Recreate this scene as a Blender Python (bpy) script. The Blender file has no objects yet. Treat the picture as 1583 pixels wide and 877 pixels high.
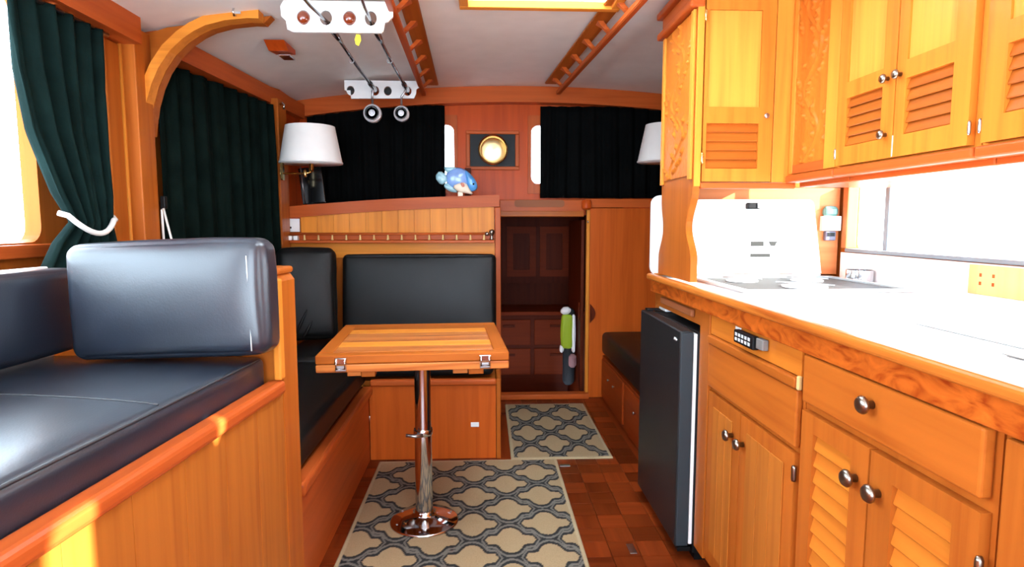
import bpy, bmesh, math, random
from mathutils import Vector, Matrix, noise
from mathutils.geometry import tessellate_polygon
random.seed(7)
PI = math.pi
S = bpy.context.scene
COL = S.collection

# ------------------------------------------------------------------ camera
cam_d = bpy.data.cameras.new('camera')
cam = bpy.data.objects.new('camera', cam_d)
COL.objects.link(cam)
cam.location = (0, 0, 1.15)
cam.rotation_euler = (math.radians(90 - 5.621), 0, math.radians(-2.609))
cam_d.sensor_width = 36
cam_d.lens = 36 * 950 / 1583
cam_d.clip_start = 0.02
S.camera = cam

# ------------------------------------------------------------------ sky, sun, exposure
W = bpy.data.worlds.new('world'); S.world = W
W.use_nodes = True
bg = W.node_tree.nodes['Background']
bg.inputs[0].default_value = (0.72, 0.86, 1.0, 1)
bg.inputs[1].default_value = 16.0
sun_d = bpy.data.lights.new('sun', 'SUN')
sun_d.energy = 34; sun_d.angle = 0.009; sun_d.color = (1, 0.96, 0.90)
sun = bpy.data.objects.new('sun', sun_d); COL.objects.link(sun)
SUN_FROM = Vector((0.80, -0.45, 0.38))          # direction towards the sun
sun.rotation_euler = SUN_FROM.to_track_quat('Z', 'Y').to_euler()
sun.location = (3, -6, 6)
def portal(name, loc, sx, sy, rot):
    d = bpy.data.lights.new(name, 'AREA'); d.shape = 'RECTANGLE'; d.size = sx; d.size_y = sy
    d.cycles.is_portal = True
    o = bpy.data.objects.new(name, d); COL.objects.link(o); o.location = loc; o.rotation_euler = rot
portal('daylight_portal_aft', (0.0, -1.42, 1.18), 2.3, 1.36, (PI/2, 0, 0))
portal('daylight_portal_left', (-1.50, 0.75, 1.47), 2.5, 0.8, (PI/2, 0, -PI/2))
portal('daylight_portal_right', (1.56, 1.36, 1.33), 2.1, 0.6, (PI/2, 0, PI/2))
portal('daylight_portal_hatch', (0.22, 1.9, 2.12), 0.66, 1.2, (0, 0, 0))
S.view_settings.view_transform = 'Standard'
S.view_settings.look = 'None'
S.view_settings.gamma = 1
S.view_settings.use_curve_mapping = False
S.view_settings.exposure = -0.05

# ------------------------------------------------------------------ materials
def lin(r, g, b):
    f = lambda c: (c / 255 / 12.92) if c / 255 <= 0.04045 else ((c / 255 + 0.055) / 1.055) ** 2.4
    return (f(r), f(g), f(b), 1)
MATS = {}
def newmat(name):
    m = bpy.data.materials.new(name); m.use_nodes = True
    MATS[name] = m
    nt = m.node_tree
    return m, nt, nt.nodes['Principled BSDF']
def N(nt, t, **kw):
    n = nt.nodes.new(t)
    for k, v in kw.items():
        if k in n.inputs.keys() if isinstance(k, str) else False: n.inputs[k].default_value = v
        else: setattr(n, k, v)
    return n
def objcoord(nt, scale, rnd=True):
    tc = N(nt, 'ShaderNodeTexCoord'); L = nt.links
    mp = N(nt, 'ShaderNodeMapping'); mp.inputs['Scale'].default_value = scale
    if rnd:
        oi = N(nt, 'ShaderNodeObjectInfo')
        mul = N(nt, 'ShaderNodeMath', operation='MULTIPLY'); mul.inputs[1].default_value = 37.0
        L.new(oi.outputs['Random'], mul.inputs[0])
        add = N(nt, 'ShaderNodeVectorMath', operation='ADD')
        L.new(tc.outputs['Object'], add.inputs[0]); L.new(mul.outputs[0], add.inputs[1])
        L.new(add.outputs[0], mp.inputs['Vector'])
    else:
        L.new(tc.outputs['Object'], mp.inputs['Vector'])
    return mp.outputs[0]
def ramp(nt, fac, stops):
    r = N(nt, 'ShaderNodeValToRGB')
    e = r.color_ramp.elements
    while len(e) < len(stops): e.new(0.5)
    for i, (p, c) in enumerate(stops): e[i].position = p; e[i].color = c
    nt.links.new(fac, r.inputs[0])
    return r.outputs[0]
def wood(name, rgb, axis=2, rough=0.34, contrast=0.12, vary=0.07, coat=0.03, burl=False):
    m, nt, b = newmat(name); L = nt.links
    sc = [34.0, 34.0, 34.0]; sc[axis] = 1.5
    if burl: sc = [14, 9, 22]
    co = objcoord(nt, sc)
    n1 = N(nt, 'ShaderNodeTexNoise'); n1.inputs['Scale'].default_value = 1.0; n1.inputs['Detail'].default_value = 7
    n1.inputs['Distortion'].default_value = 2.2 if burl else 0.5
    L.new(co, n1.inputs['Vector'])
    c = lin(*rgb)
    dk = tuple(x * (1 - contrast * (1.9 if i else 1.2)) for i, x in enumerate(c[:3])) + (1,)
    lt = tuple(min(1, x * (1 + contrast)) for x in c[:3]) + (1,)
    col = ramp(nt, n1.outputs[0], [(0.30, dk), (0.5, c), (0.72, lt)])
    oi = N(nt, 'ShaderNodeObjectInfo')
    mr = N(nt, 'ShaderNodeMapRange'); mr.inputs['To Min'].default_value = 1 - vary; mr.inputs['To Max'].default_value = 1 + vary
    L.new(oi.outputs['Random'], mr.inputs[0])
    hs = N(nt, 'ShaderNodeHueSaturation'); L.new(mr.outputs[0], hs.inputs['Value']); L.new(col, hs.inputs['Color'])
    L.new(hs.outputs[0], b.inputs['Base Color'])
    b.inputs['Roughness'].default_value = rough
    b.inputs['Coat Weight'].default_value = coat; b.inputs['Coat Roughness'].default_value = 0.12; b.inputs['Specular IOR Level'].default_value = 0.10
    bp = N(nt, 'ShaderNodeBump'); bp.inputs['Strength'].default_value = 0.05; bp.inputs['Distance'].default_value = 0.01
    L.new(n1.outputs[0], bp.inputs['Height']); L.new(bp.outputs[0], b.inputs['Normal'])
    return m
def plain(name, rgb, rough=0.5, metal=0.0, bump=0, bscale=200, coat=0, mottled=0.0, **kw):
    m, nt, b = newmat(name); L = nt.links
    c = lin(*rgb)
    co = objcoord(nt, (1, 1, 1))
    n1 = N(nt, 'ShaderNodeTexNoise'); n1.inputs['Scale'].default_value = 9; n1.inputs['Detail'].default_value = 4
    L.new(co, n1.inputs['Vector'])
    a = max(mottled, 0.03)
    col = ramp(nt, n1.outputs[0], [(0.3, tuple(x * (1 - a) for x in c[:3]) + (1,)), (0.7, tuple(min(1, x * (1 + a)) for x in c[:3]) + (1,))])
    L.new(col, b.inputs['Base Color'])
    b.inputs['Roughness'].default_value = rough; b.inputs['Metallic'].default_value = metal
    b.inputs['Coat Weight'].default_value = coat
    if bump:
        n2 = N(nt, 'ShaderNodeTexNoise'); n2.inputs['Scale'].default_value = bscale; n2.inputs['Detail'].default_value = 2
        L.new(co, n2.inputs['Vector'])
        bp = N(nt, 'ShaderNodeBump'); bp.inputs['Strength'].default_value = bump; bp.inputs['Distance'].default_value = 0.004
        L.new(n2.outputs[0], bp.inputs['Height']); L.new(bp.outputs[0], b.inputs['Normal'])
    for k, v in kw.items(): b.inputs[k.replace('_', ' ')].default_value = v
    return m
# teak in three tones, three grain directions
YEL = (220, 136, 50); MID = (174, 92, 31); RED = (184, 86, 36); DRK = (192, 76, 22)
wood('settee_z', (176, 102, 38), 2, vary=0.04); wood('russet_z', (192, 88, 28), 2); wood('shaded_teak_y', (150, 60, 20), 1); wood('slat_y', (198, 114, 38), 1); wood('inset_z', (226, 146, 58), 2); wood('frame_z', (212, 122, 42), 2); wood('panel_z', YEL, 2); wood('panel_y', YEL, 1); wood('panel_x', YEL, 0)  # the right bench's wood is teak darkened to paint in its shadow
wood('teak_z', MID, 2); wood('teak_y', MID, 1); wood('teak_x', MID, 0)
wood('trim_z', RED, 2); wood('trim_y', RED, 1); wood('trim_x', RED, 0)
wood('dark_z', DRK, 2); wood('dark_x', DRK, 0); wood('dark_y', DRK, 1)
wood('carved', (204, 112, 38), 2, contrast=0.12, rough=0.3)
wood('cabin_z', (88, 30, 7), 2, coat=0, rough=0.5); wood('cabin_x', (88, 30, 7), 0, coat=0, rough=0.5); wood('cabin_y', (78, 26, 6), 1, coat=0, rough=0.5); wood('cabin_light', (116, 42, 10), 0, coat=0, rough=0.5); wood('peach_x', (196, 128, 80), 0); wood('peach_z', (190, 120, 74), 2)  # cabin woods are teak darkened to paint in the unlit cabin's shade
wood('burl', (186, 90, 28), 1, burl=True, contrast=0.35)
wood('nosing', (186, 104, 38), 1, contrast=0.25, rough=0.3)
wood('parquet', (116, 46, 16), 1, rough=0.3, contrast=0.2, vary=0.42)
wood('table_wood', (198, 118, 58), 0, rough=0.22, contrast=0.25, coat=0.5)
wood('pale_wood', (222, 186, 122), 2, contrast=0.1)
plain('headliner', (246, 245, 240), 0.45, bump=0.03, bscale=60)
plain('white_paint', (238, 238, 236), 0.4)
plain('white_gloss', (244, 244, 242), 0.18, coat=0.3)
plain('leather_sky_tint', (27, 34, 46), 0.40, bump=0.10, bscale=260, mottled=0.15, coat=0.8, Coat_Roughness=0.28)  # black leather with the blue sky reflection tinted into its base colour
plain('leather', (19, 20, 20), 0.42, Specular_IOR_Level=0.24, bump=0.12, bscale=260, mottled=0.15)
plain('leather_seam', (52, 54, 58), 0.5)
plain('curtain_dark', (12, 22, 19), 0.9, Specular_IOR_Level=0.03, bump=0.25, bscale=90, mottled=0.3)
plain('curtain_green', (18, 34, 32), 0.9, Specular_IOR_Level=0.05, bump=0.25, bscale=90, mottled=0.25)
plain('curtain_black', (10, 11, 11), 0.9, Specular_IOR_Level=0.03, bump=0.2, bscale=90, mottled=0.2)
plain('rope_white', (235, 232, 225), 0.7, bump=0.3, bscale=300)
plain('chrome', (205, 205, 208), 0.10, 1.0)
plain('steel', (176, 176, 178), 0.28, 1.0)
plain('pewter', (150, 140, 128), 0.28, 1.0)
plain('brass', (214, 180, 112), 0.20, 1.0)
plain('clock_brass', (226, 200, 146), 0.34, 1.0, Anisotropic=0.85)
_nt = MATS['clock_brass'].node_tree; _tg = N(_nt, 'ShaderNodeTangent', direction_type='RADIAL', axis='Y'); _nt.links.new(_tg.outputs[0], _nt.nodes['Principled BSDF'].inputs['Tangent'])
plain('fridge_black', (27, 32, 34), 0.38, mottled=0.05)
plain('fridge_edge', (46, 58, 64), 0.35)
plain('black', (16, 16, 17), 0.45, Specular_IOR_Level=0.2)
plain('grip_brown', (150, 86, 50), 0.5, Specular_IOR_Level=0.2)
plain('black_gloss', (12, 12, 13), 0.1)
plain('grey_plastic', (120, 116, 112), 0.5)
plain('button_grey', (190, 192, 190), 0.5)
plain('stove_grey', (58, 58, 57), 0.6, Specular_IOR_Level=0.2)
plain('label_grey', (52, 52, 50), 0.6, Specular_IOR_Level=0.2)
plain('frame_grey', (120, 132, 140), 0.5)
plain('reel_silver', (214, 214, 216), 0.3, 0.35)
plain('shade_fabric', (250, 248, 243), 0.8, bump=0.06, bscale=350)
plain('rod_black', (28, 28, 30), 0.2, coat=0.6)
plain('rod_cap', (128, 52, 24), 0.12, coat=0.8)
plain('yellow', (232, 214, 40), 0.4)
plain('lime', (150, 176, 22), 0.6, bump=0.2)
plain('reflective_white', (245, 245, 245), 0.5)
plain('jacket_black', (20, 22, 28), 0.8)
plain('dusty_pink', (150, 110, 112), 0.7)
plain('fish_blue', (86, 160, 226), 0.25, coat=0.5, mottled=0.35)
plain('fish_periwinkle', (140, 178, 240), 0.25, coat=0.5, mottled=0.2)
plain('fish_aqua', (150, 196, 206), 0.3, coat=0.4, mottled=0.15)
plain('fish_cream', (236, 216, 190), 0.35, mottled=0.1)
plain('fish_coral', (226, 140, 116), 0.35)
plain('aluminium', (196, 204, 208), 0.35, 0.8)
plain('hull_white', (236, 238, 240), 0.5)
plain('sage_dome', (84, 122, 112), 0.25)
plain('mesh_mauve', (96, 94, 112), 0.5)
plain('door_red', DRK, 0.4)
def glassmat():
    m = bpy.data.materials.new('window_glass'); m.use_nodes = True; MATS['window_glass'] = m
    nt = m.node_tree; nt.nodes.remove(nt.nodes['Principled BSDF'])
    out = nt.nodes['Material Output']
    t = N(nt, 'ShaderNodeBsdfTransparent'); t.inputs[0].default_value = (0.96, 0.98, 0.98, 1)
    g = N(nt, 'ShaderNodeBsdfGlossy'); g.inputs['Roughness'].default_value = 0.02
    mx = N(nt, 'ShaderNodeMixShader'); mx.inputs[0].default_value = 0.05
    nt.links.new(t.outputs[0], mx.inputs[1]); nt.links.new(g.outputs[0], mx.inputs[2]); nt.links.new(mx.outputs[0], out.inputs[0])
    m = bpy.data.materials.new('hatch_acrylic'); m.use_nodes = True; MATS['hatch_acrylic'] = m
    nt = m.node_tree; nt.nodes.remove(nt.nodes['Principled BSDF'])
    out = nt.nodes['Material Output']
    t = N(nt, 'ShaderNodeBsdfTranslucent'); t.inputs[0].default_value = (0.9, 0.92, 0.92, 1)
    g = N(nt, 'ShaderNodeBsdfTransparent'); g.inputs[0].default_value = (0.8, 0.82, 0.82, 1)
    mx = N(nt, 'ShaderNodeMixShader'); mx.inputs[0].default_value = 0.0
    nt.links.new(t.outputs[0], mx.inputs[1]); nt.links.new(g.outputs[0], mx.inputs[2]); nt.links.new(mx.outputs[0], out.inputs[0])
glassmat()
def rugmat():
    m, nt, b = newmat('rug_weave'); L = nt.links
    at = N(nt, 'ShaderNodeVertexColor'); at.layer_name = 'weave'
    co = objcoord(nt, (1, 1, 1))
    n1 = N(nt, 'ShaderNodeTexNoise'); n1.inputs['Scale'].default_value = 220; n1.inputs['Detail'].default_value = 3
    L.new(co, n1.inputs['Vector'])
    mr = N(nt, 'ShaderNodeMapRange'); mr.inputs['To Min'].default_value = 0.72; mr.inputs['To Max'].default_value = 1.2
    L.new(n1.outputs[0], mr.inputs[0])
    hs = N(nt, 'ShaderNodeHueSaturation'); L.new(mr.outputs[0], hs.inputs['Value']); L.new(at.outputs[0], hs.inputs['Color'])
    L.new(hs.outputs[0], b.inputs['Base Color']); b.inputs['Roughness'].default_value = 0.95
    bp = N(nt, 'ShaderNodeBump'); bp.inputs['Strength'].default_value = 0.3; bp.inputs['Distance'].default_value = 0.004
    L.new(n1.outputs[0], bp.inputs['Height']); L.new(bp.outputs[0], b.inputs['Normal'])
rugmat()

# ------------------------------------------------------------------ mesh helpers
WC = {}                                        # object name -> world-frame position of its origin (in the thing's frame when local)
def obj(name, bm, mat, parent=None, smooth=False, origin=None):
    """one bmesh in world coordinates -> one mesh object, origin at its centre"""
    bm.verts.ensure_lookup_table()
    if origin is None:
        lo = [min(v.co[i] for v in bm.verts) for i in range(3)]; hi = [max(v.co[i] for v in bm.verts) for i in range(3)]
        c = Vector([(a + b) / 2 for a, b in zip(lo, hi)])
        if parent is None: c.z = lo[2]
    else: c = Vector(origin)
    for v in bm.verts: v.co -= c
    bmesh.ops.recalc_face_normals(bm, faces=bm.faces[:])
    me = bpy.data.meshes.new(name); bm.to_mesh(me); bm.free()
    if smooth:
        for p in me.polygons: p.use_smooth = True
    me.materials.append(MATS[mat])
    o = bpy.data.objects.new(name, me); COL.objects.link(o)
    if smooth == 'auto':
        try: me.set_sharp_from_angle(angle=math.radians(40))
        except Exception: pass
    if parent is not None:
        o.parent = parent; o.location = c - WC[parent.name]
    else: o.location = c
    WC[o.name] = c
    return o
def share(src, name, c, parent):
    """a further alike piece that shares mesh data"""
    o = src.copy(); o.name = name; COL.objects.link(o); o.parent = parent
    c = Vector(c); o.location = c - WC[parent.name]; WC[o.name] = c
    return o
def tag(o, label, cat, group=None):
    o['label'] = label; o['category'] = cat
    if group: o['group'] = group
    return o
def thing(name, label, cat, loc=(0, 0, 0), rz=0, group=None, local=False):
    o = bpy.data.objects.new(name, None); COL.objects.link(o); o.empty_display_size = 0.05
    o.location = loc; o.rotation_euler = (0, 0, rz)
    WC[o.name] = Vector((0, 0, 0)) if local else Vector(loc)
    return tag(o, label, cat, group)
def struct(o, label=None):
    o['kind'] = 'structure'
    if label: o['label'] = label
    return o
def nb(): return bmesh.new()
def box(x0, x1, y0, y1, z0, z1, bev=0.0, bm=None, seg=2):
    own = bm is None
    b = bmesh.new()
    xs, ys, zs = sorted((x0, x1)), sorted((y0, y1)), sorted((z0, z1))
    vs = [b.verts.new((x, y, z)) for x in xs for y in ys for z in zs]
    for f in ((0, 1, 3, 2), (4, 6, 7, 5), (0, 4, 5, 1), (2, 3, 7, 6), (0, 2, 6, 4), (1, 5, 7, 3)):
        b.faces.new([vs[i] for i in f])
    if bev: bmesh.ops.bevel(b, geom=b.edges[:], offset=bev, segments=seg, profile=0.5, affect='EDGES')
    if own: return b
    merge(bm, b); return bm
def merge(bm, b):
    mp = {v: bm.verts.new(v.co) for v in b.verts}
    for f in b.faces:
        try: bm.faces.new([mp[v] for v in f.verts])
        except ValueError: pass
    b.free()
def xform(bm, M):
    bmesh.ops.transform(bm, matrix=M, verts=bm.verts[:]); return bm
def rot_about(c, axis, ang):
    c = Vector(c); return Matrix.Translation(c) @ Matrix.Rotation(ang, 4, axis) @ Matrix.Translation(-c)
def tube(pts, r, seg=10, bm=None, closed=False, cap=True, flat=1.0):
    """swept tube; r a number or one per point"""
    bm = bm or bmesh.new()
    pts = [Vector(p) for p in pts]; n = len(pts)
    rs = r if isinstance(r, (list, tuple)) else [r] * n
    rings = []; up = None
    for i, p in enumerate(pts):
        if closed: t = pts[(i + 1) % n] - pts[i - 1]
        else: t = (pts[min(i + 1, n - 1)] - pts[max(i - 1, 0)])
        t.normalize()
        if up is None:
            up = Vector((0, 0, 1)) if abs(t.z) < 0.9 else Vector((1, 0, 0))
        a = t.cross(up)
        if a.length < 1e-6: a = t.cross(Vector((0.3, 1, 0.2)))
        a.normalize(); b2 = a.cross(t).normalized(); up = b2
        rings.append([bm.verts.new(p + (a * math.cos(2 * PI * k / seg) + b2 * flat * math.sin(2 * PI * k / seg)) * rs[i]) for k in range(seg)])
    m = n if closed else n - 1
    for i in range(m):
        A, B = rings[i], rings[(i + 1) % n]
        for k in range(seg): bm.faces.new((A[k], A[(k + 1) % seg], B[(k + 1) % seg], B[k]))
    if cap and not closed:
        bm.faces.new(rings[0][::-1]); bm.faces.new(rings[-1])
    return bm
def lathe(prof, c, axis=2, seg=28, bm=None):
    """profile [(radius, height)] turned about an axis through c"""
    bm = bm or bmesh.new(); c = Vector(c); rings = []
    ax = [Vector((1, 0, 0)), Vector((0, 1, 0)), Vector((0, 0, 1))]
    e = ax[axis] if not isinstance(axis, Vector) else axis.normalized()
    u = e.orthogonal().normalized(); w = e.cross(u)
    for r, h in prof:
        r = max(r, 1e-5)
        rings.append([bm.verts.new(c + e * h + (u * math.cos(2 * PI * k / seg) + w * math.sin(2 * PI * k / seg)) * r) for k in range(seg)])
    for A, B in zip(rings, rings[1:]):
        for k in range(seg): bm.faces.new((A[k], A[(k + 1) % seg], B[(k + 1) % seg], B[k]))
    if prof[0][0] > 1e-4: bm.faces.new(rings[0][::-1])
    if prof[-1][0] > 1e-4: bm.faces.new(rings[-1])
    bmesh.ops.remove_doubles(bm, verts=bm.verts[:], dist=1e-6)
    return bm
def plate(outer, holes, f3, d0, d1, bm=None):
    """polygon with holes, extruded; f3(u, v, d) -> point"""
    bm = bm or bmesh.new()
    loops = [outer] + list(holes)
    tris = tessellate_polygon([[Vector((u, v, 0)) for u, v in l] for l in loops])
    flat = [p for l in loops for p in l]
    A = [bm.verts.new(f3(u, v, d0)) for u, v in flat]; B = [bm.verts.new(f3(u, v, d1)) for u, v in flat]
    for t in tris:
        bm.faces.new([A[i] for i in t]); bm.faces.new([B[i] for i in reversed(t)])
    k = 0
    for l in loops:
        n = len(l)
        for i in range(n):
            j = (i + 1) % n
            bm.faces.new((A[k + i], A[k + j], B[k + j], B[k + i]))
        k += n
    return bm
def rr(u0, u1, v0, v1, r, n=5):
    P = []
    for cx, cy, a in ((u1 - r, v1 - r, 0), (u0 + r, v1 - r, 90), (u0 + r, v0 + r, 180), (u1 - r, v0 + r, 270)):
        for k in range(n + 1):
            t = math.radians(a + 90 * k / n); P.append((cx + r * math.cos(t), cy + r * math.sin(t)))
    return P
fX = lambda X: (lambda u, v, d: (X + d, u, v))       # u = Y, v = Z
fY = lambda Y: (lambda u, v, d: (u, Y + d, v))       # u = X, v = Z
fZ = lambda Z: (lambda u, v, d: (u, v, Z + d))
def cushion(size, r=0.03, bulge=(0.0, 0.0, 0.0), n=8, M=None, wrinkle=0.0):
    """upholstered block centred on the origin"""
    h = [s / 2 for s in size]
    def samp(hh):
        rr_ = min(r, hh * 0.98); L = [-hh, -hh + rr_ * 0.12, -hh + rr_ * 0.35, -hh + rr_ * 0.65, -hh + rr_]
        mid = [(-hh + rr_) + (2 * (hh - rr_)) * i / n for i in range(1, n)]
        return L + mid + [-x for x in L[::-1]]
    X, Y, Z = (samp(k) for k in h)
    bm = bmesh.new(); cache = {}
    def vert(p):
        key = tuple(round(c, 6) for c in p)
        if key in cache: return cache[key]
        rv = [min(r, k * 0.98) for k in h]
        q = Vector([max(-(h[i] - rv[i]), min(h[i] - rv[i], p[i])) for i in range(3)])
        d = Vector(p) - q
        pos = q + (Vector([d[i] for i in range(3)]).normalized() * min(rv) if d.length > 1e-9 else Vector())
        if d.length > 1e-9:
            dn = d.normalized(); pos = Vector([q[i] + dn[i] * rv[i] for i in range(3)])
        for i in range(3):
            if bulge[i]:
                j, k = (i + 1) % 3, (i + 2) % 3
                w = max(0, 1 - (p[j] / h[j]) ** 2) * max(0, 1 - (p[k] / h[k]) ** 2)
                pos[i] += bulge[i] * (w ** 0.6) * (p[i] / h[i])
        if wrinkle:
            pos += Vector((1, 1, 1)) * wrinkle * noise.noise(Vector(p) * 9.0)
        cache[key] = bm.verts.new(pos); return cache[key]
    def face_grid(A, B, f):
        for i in range(len(A) - 1):
            for j in range(len(B) - 1):
                vs = [vert(f(A[i], B[j])), vert(f(A[i + 1], B[j])), vert(f(A[i + 1], B[j + 1])), vert(f(A[i], B[j + 1]))]
                if len(set(vs)) == 4: bm.faces.new(vs)
    for s in (-1, 1):
        face_grid(X, Y, lambda a, b: (a, b, s * h[2])); face_grid(X, Z, lambda a, b: (a, s * h[1], b)); face_grid(Y, Z, lambda a, b: (s * h[0], a, b))
    if M is not None: xform(bm, M)
    return bm
def prism(poly, f3, d0, d1, bm=None): return plate(poly, [], f3, d0, d1, bm)
def knob(name, c, axis, parent, mat='pewter', r=0.016, proj=0.028):
    """mushroom knob pointing along axis"""
    return obj(name, lathe([(r * 0.45, 0), (r * 0.38, proj * 0.45), (r * 0.95, proj * 0.6), (r, proj * 0.75), (r * 0.75, proj * 0.95), (r * 0.25, proj), (0, proj)], c, axis, 20), mat, parent, True)

def ceil_z(x, y=2.0): return 2.003 - 0.052 * (x - 0.25) ** 2

# ================================================================== SETTING
# floor with separate parquet blocks
floor = struct(obj('floor', box(-1.5, 1.55, -1.4, 4.02, -0.06, -0.006), 'parquet'), 'dark red teak parquet floor of small square blocks')
tile_src = None
T = 0.102
def under_rug(x, y):
    return (-0.50 < x - T/2 and x + T/2 < 0.34 and 1.25 < y - T/2 and y + T/2 < 2.86) or (0.135 < x - T/2 and x + T/2 < 0.62 and 2.9 < y - T/2 and y + T/2 < 3.77)
ix = 0
for i in range(14):
    for j in range(23):
        x = -0.58 + (i + 0.5) * T; y = 1.70 + (j + 0.5) * T
        if under_rug(x, y): continue
        if x < 0.1 and y > 2.92 and y < 3.62: continue
        if x > 0.70 and y > 2.5: continue
        if tile_src is None:
            tile_src = obj('parquet_block', box(-T/2 + 0.0008, T/2 - 0.0008, -T/2 + 0.0008, T/2 - 0.0008, -0.0055, 0.0, 0.0006, seg=1), 'parquet', floor, origin=(0, 0, -0.00275))
            WC[tile_src.name] = Vector((x, y, -0.00275)); tile_src.location = Vector((x, y, -0.00275)) - WC['floor']; o = tile_src
        else: o = share(tile_src, 'parquet_block', (x, y, -0.00275), floor)
        if (i + j) % 2: o.rotation_euler = (0, 0, PI/2)
# brass deck-lift plates set in the floor
tag(obj('floor_latch', box(0.355, 0.405, 2.80, 2.825, 0.0005, 0.003, 0.001), 'steel'), 'small steel latch plate let into the floor beside the large rug corner', 'latch')
tag(obj('floor_latch', box(0.505, 0.53, 2.02, 2.085, 0.0005, 0.003, 0.001), 'steel'), 'small steel latch plate let into the floor in front of the fridge', 'latch')

# ceiling with hatch opening, cambered
def cambered(patches, y0y1s, th):
    bm = nb()
    for x0, x1, y0, y1 in patches:
        n = max(2, int((x1 - x0) / 0.1))
        rows = []
        for i in range(n + 1):
            x = x0 + (x1 - x0) * i / n; z = ceil_z(x)
            rows.append([bm.verts.new((x, y, z + d)) for y in (y0, y1) for d in (0, th)])
        for A, B in zip(rows, rows[1:]):
            bm.faces.new((A[0], B[0], B[2], A[2])); bm.faces.new((A[1], A[3], B[3], B[1]))
            bm.faces.new((A[0], A[1], B[1], B[0])); bm.faces.new((A[2], B[2], B[3], A[3]))
        bm.faces.new((rows[0][0], rows[0][2], rows[0][3], rows[0][1])); bm.faces.new((rows[-1][0], rows[-1][1], rows[-1][3], rows[-1][2]))
    return bm
HX0, HX1, HY0, HY1 = -0.06, 0.50, 1.35, 2.45
struct(obj('ceiling', cambered([(-1.5, HX0, -1.4, 4.1), (HX1, 1.55, -1.4, 4.1), (HX0, HX1, -1.4, HY0), (HX0, HX1, HY1, 4.1)], None, 0.05), 'headliner', smooth='auto'), 'off-white cambered headliner')
hat = thing('ceiling_hatch', 'white translucent ceiling hatch in an orange wood frame between the grab rails', 'hatch', (0.22, 2.02, 1.96))
for nm, a in (('frame_rail', (HX0 - .03, HX1 + .03, HY1 - 0.005, HY1 + .03, 1.972, 1.999)), ('frame_rail', (HX0 - .03, HX1 + .03, HY0 - .03, HY0 + .005, 1.972, 1.999)),
              ('frame_stile', (HX0 - .03, HX0 + .005, HY0 + .006, HY1 - .006, 1.972, 1.996)), ('frame_stile', (HX1 - .005, HX1 + .03, HY0 + .006, HY1 - .006, 1.972, 1.998))):
    obj(nm, box(*a, 0.003), 'panel_x' if nm == 'frame_rail' else 'panel_y', hat)
for a in ((HX0 - .02, HX1 + .02, HY1 + .001, HY1 + .02), (HX0 - .02, HX1 + .02, HY0 - .02, HY0 - .001), (HX0 - .02, HX0 - .001, HY0, HY1), (HX1 + .001, HX1 + .02, HY0, HY1)):
    obj('coaming', box(a[0], a[1], a[2], a[3], 2.052, 2.075), 'white_paint', hat)
obj('acrylic_panel', box(HX0 - .02, HX1 + .02, HY0 - .02, HY1 + .02, 2.076, 2.084), 'hatch_acrylic', hat)

# unseen overhangs added outside the cabin to cut high sky light
for k, a in enumerate(((-2.0, 2.0, -2.6, -1.42), (-2.0, -1.52, -1.42, 4.1), (1.57, 1.75, -1.42, 4.1))):
    struct(obj('trim_%d' % (15 + k), box(a[0], a[1], a[2], a[3], 1.955, 1.99), 'hull_white'), ('added unseen white overhang over the cockpit', 'added unseen white overhang along the left side', 'added unseen white overhang along the right side')[k])
# left wall, near part with a wide window, forward part tapering in
WLX = -1.40
w = plate([(-1.4, 0.0), (2.5, 0.0), (2.5, 1.96), (-1.4, 1.96)], [rr(-0.45, 2.02, 1.09, 1.84, 0.05)], fX(WLX), -0.05, 0.0)
wl = struct(obj('wall_left', w, 'teak_z'), 'varnished teak cabin side with a wide window')
win1 = struct(thing('window_1', 'bright left side window behind the tied green curtain', 'window', (WLX - 0.02, 0.78, 1.09)))
del win1['category']
obj('pane', box(WLX - 0.035, WLX - 0.029, -0.46, 2.03, 1.08, 1.85), 'window_glass', win1)
obj('window_sill', box(WLX, WLX + 0.03, -0.5, 2.06, 1.045, 1.085, 0.004), 'trim_y', win1)
def seg_wall(p, q, z0, z1, th):
    d = Vector((q[0] - p[0], q[1] - p[1], 0)).normalized(); nrm = Vector((-d.y, d.x, 0)) * th
    b = nb(); P = [Vector((p[0], p[1], 0)), Vector((q[0], q[1], 0))]
    prof = [P[0], P[1], P[1] + nrm, P[0] + nrm]
    lo = [b.verts.new((v.x, v.y, z0)) for v in prof]; hi = [b.verts.new((v.x, v.y, z1)) for v in prof]
    b.faces.new(lo[::-1]); b.faces.new(hi)
    for i in range(4): b.faces.new((lo[i], lo[(i + 1) % 4], hi[(i + 1) % 4], hi[i]))
    return b
struct(obj('wall_left_forward', seg_wall((-1.39, 2.502), (-1.15, 3.62), 0, 1.95, 0.05), 'teak_z'), 'teak cabin side behind the long dark curtain')
struct(obj('wall_left_dash', seg_wall((-1.15, 3.62), (-1.16, 4.05), 0, 1.95, 0.05), 'dark_z'), 'red teak cabin side beside the wall lamp')
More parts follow.
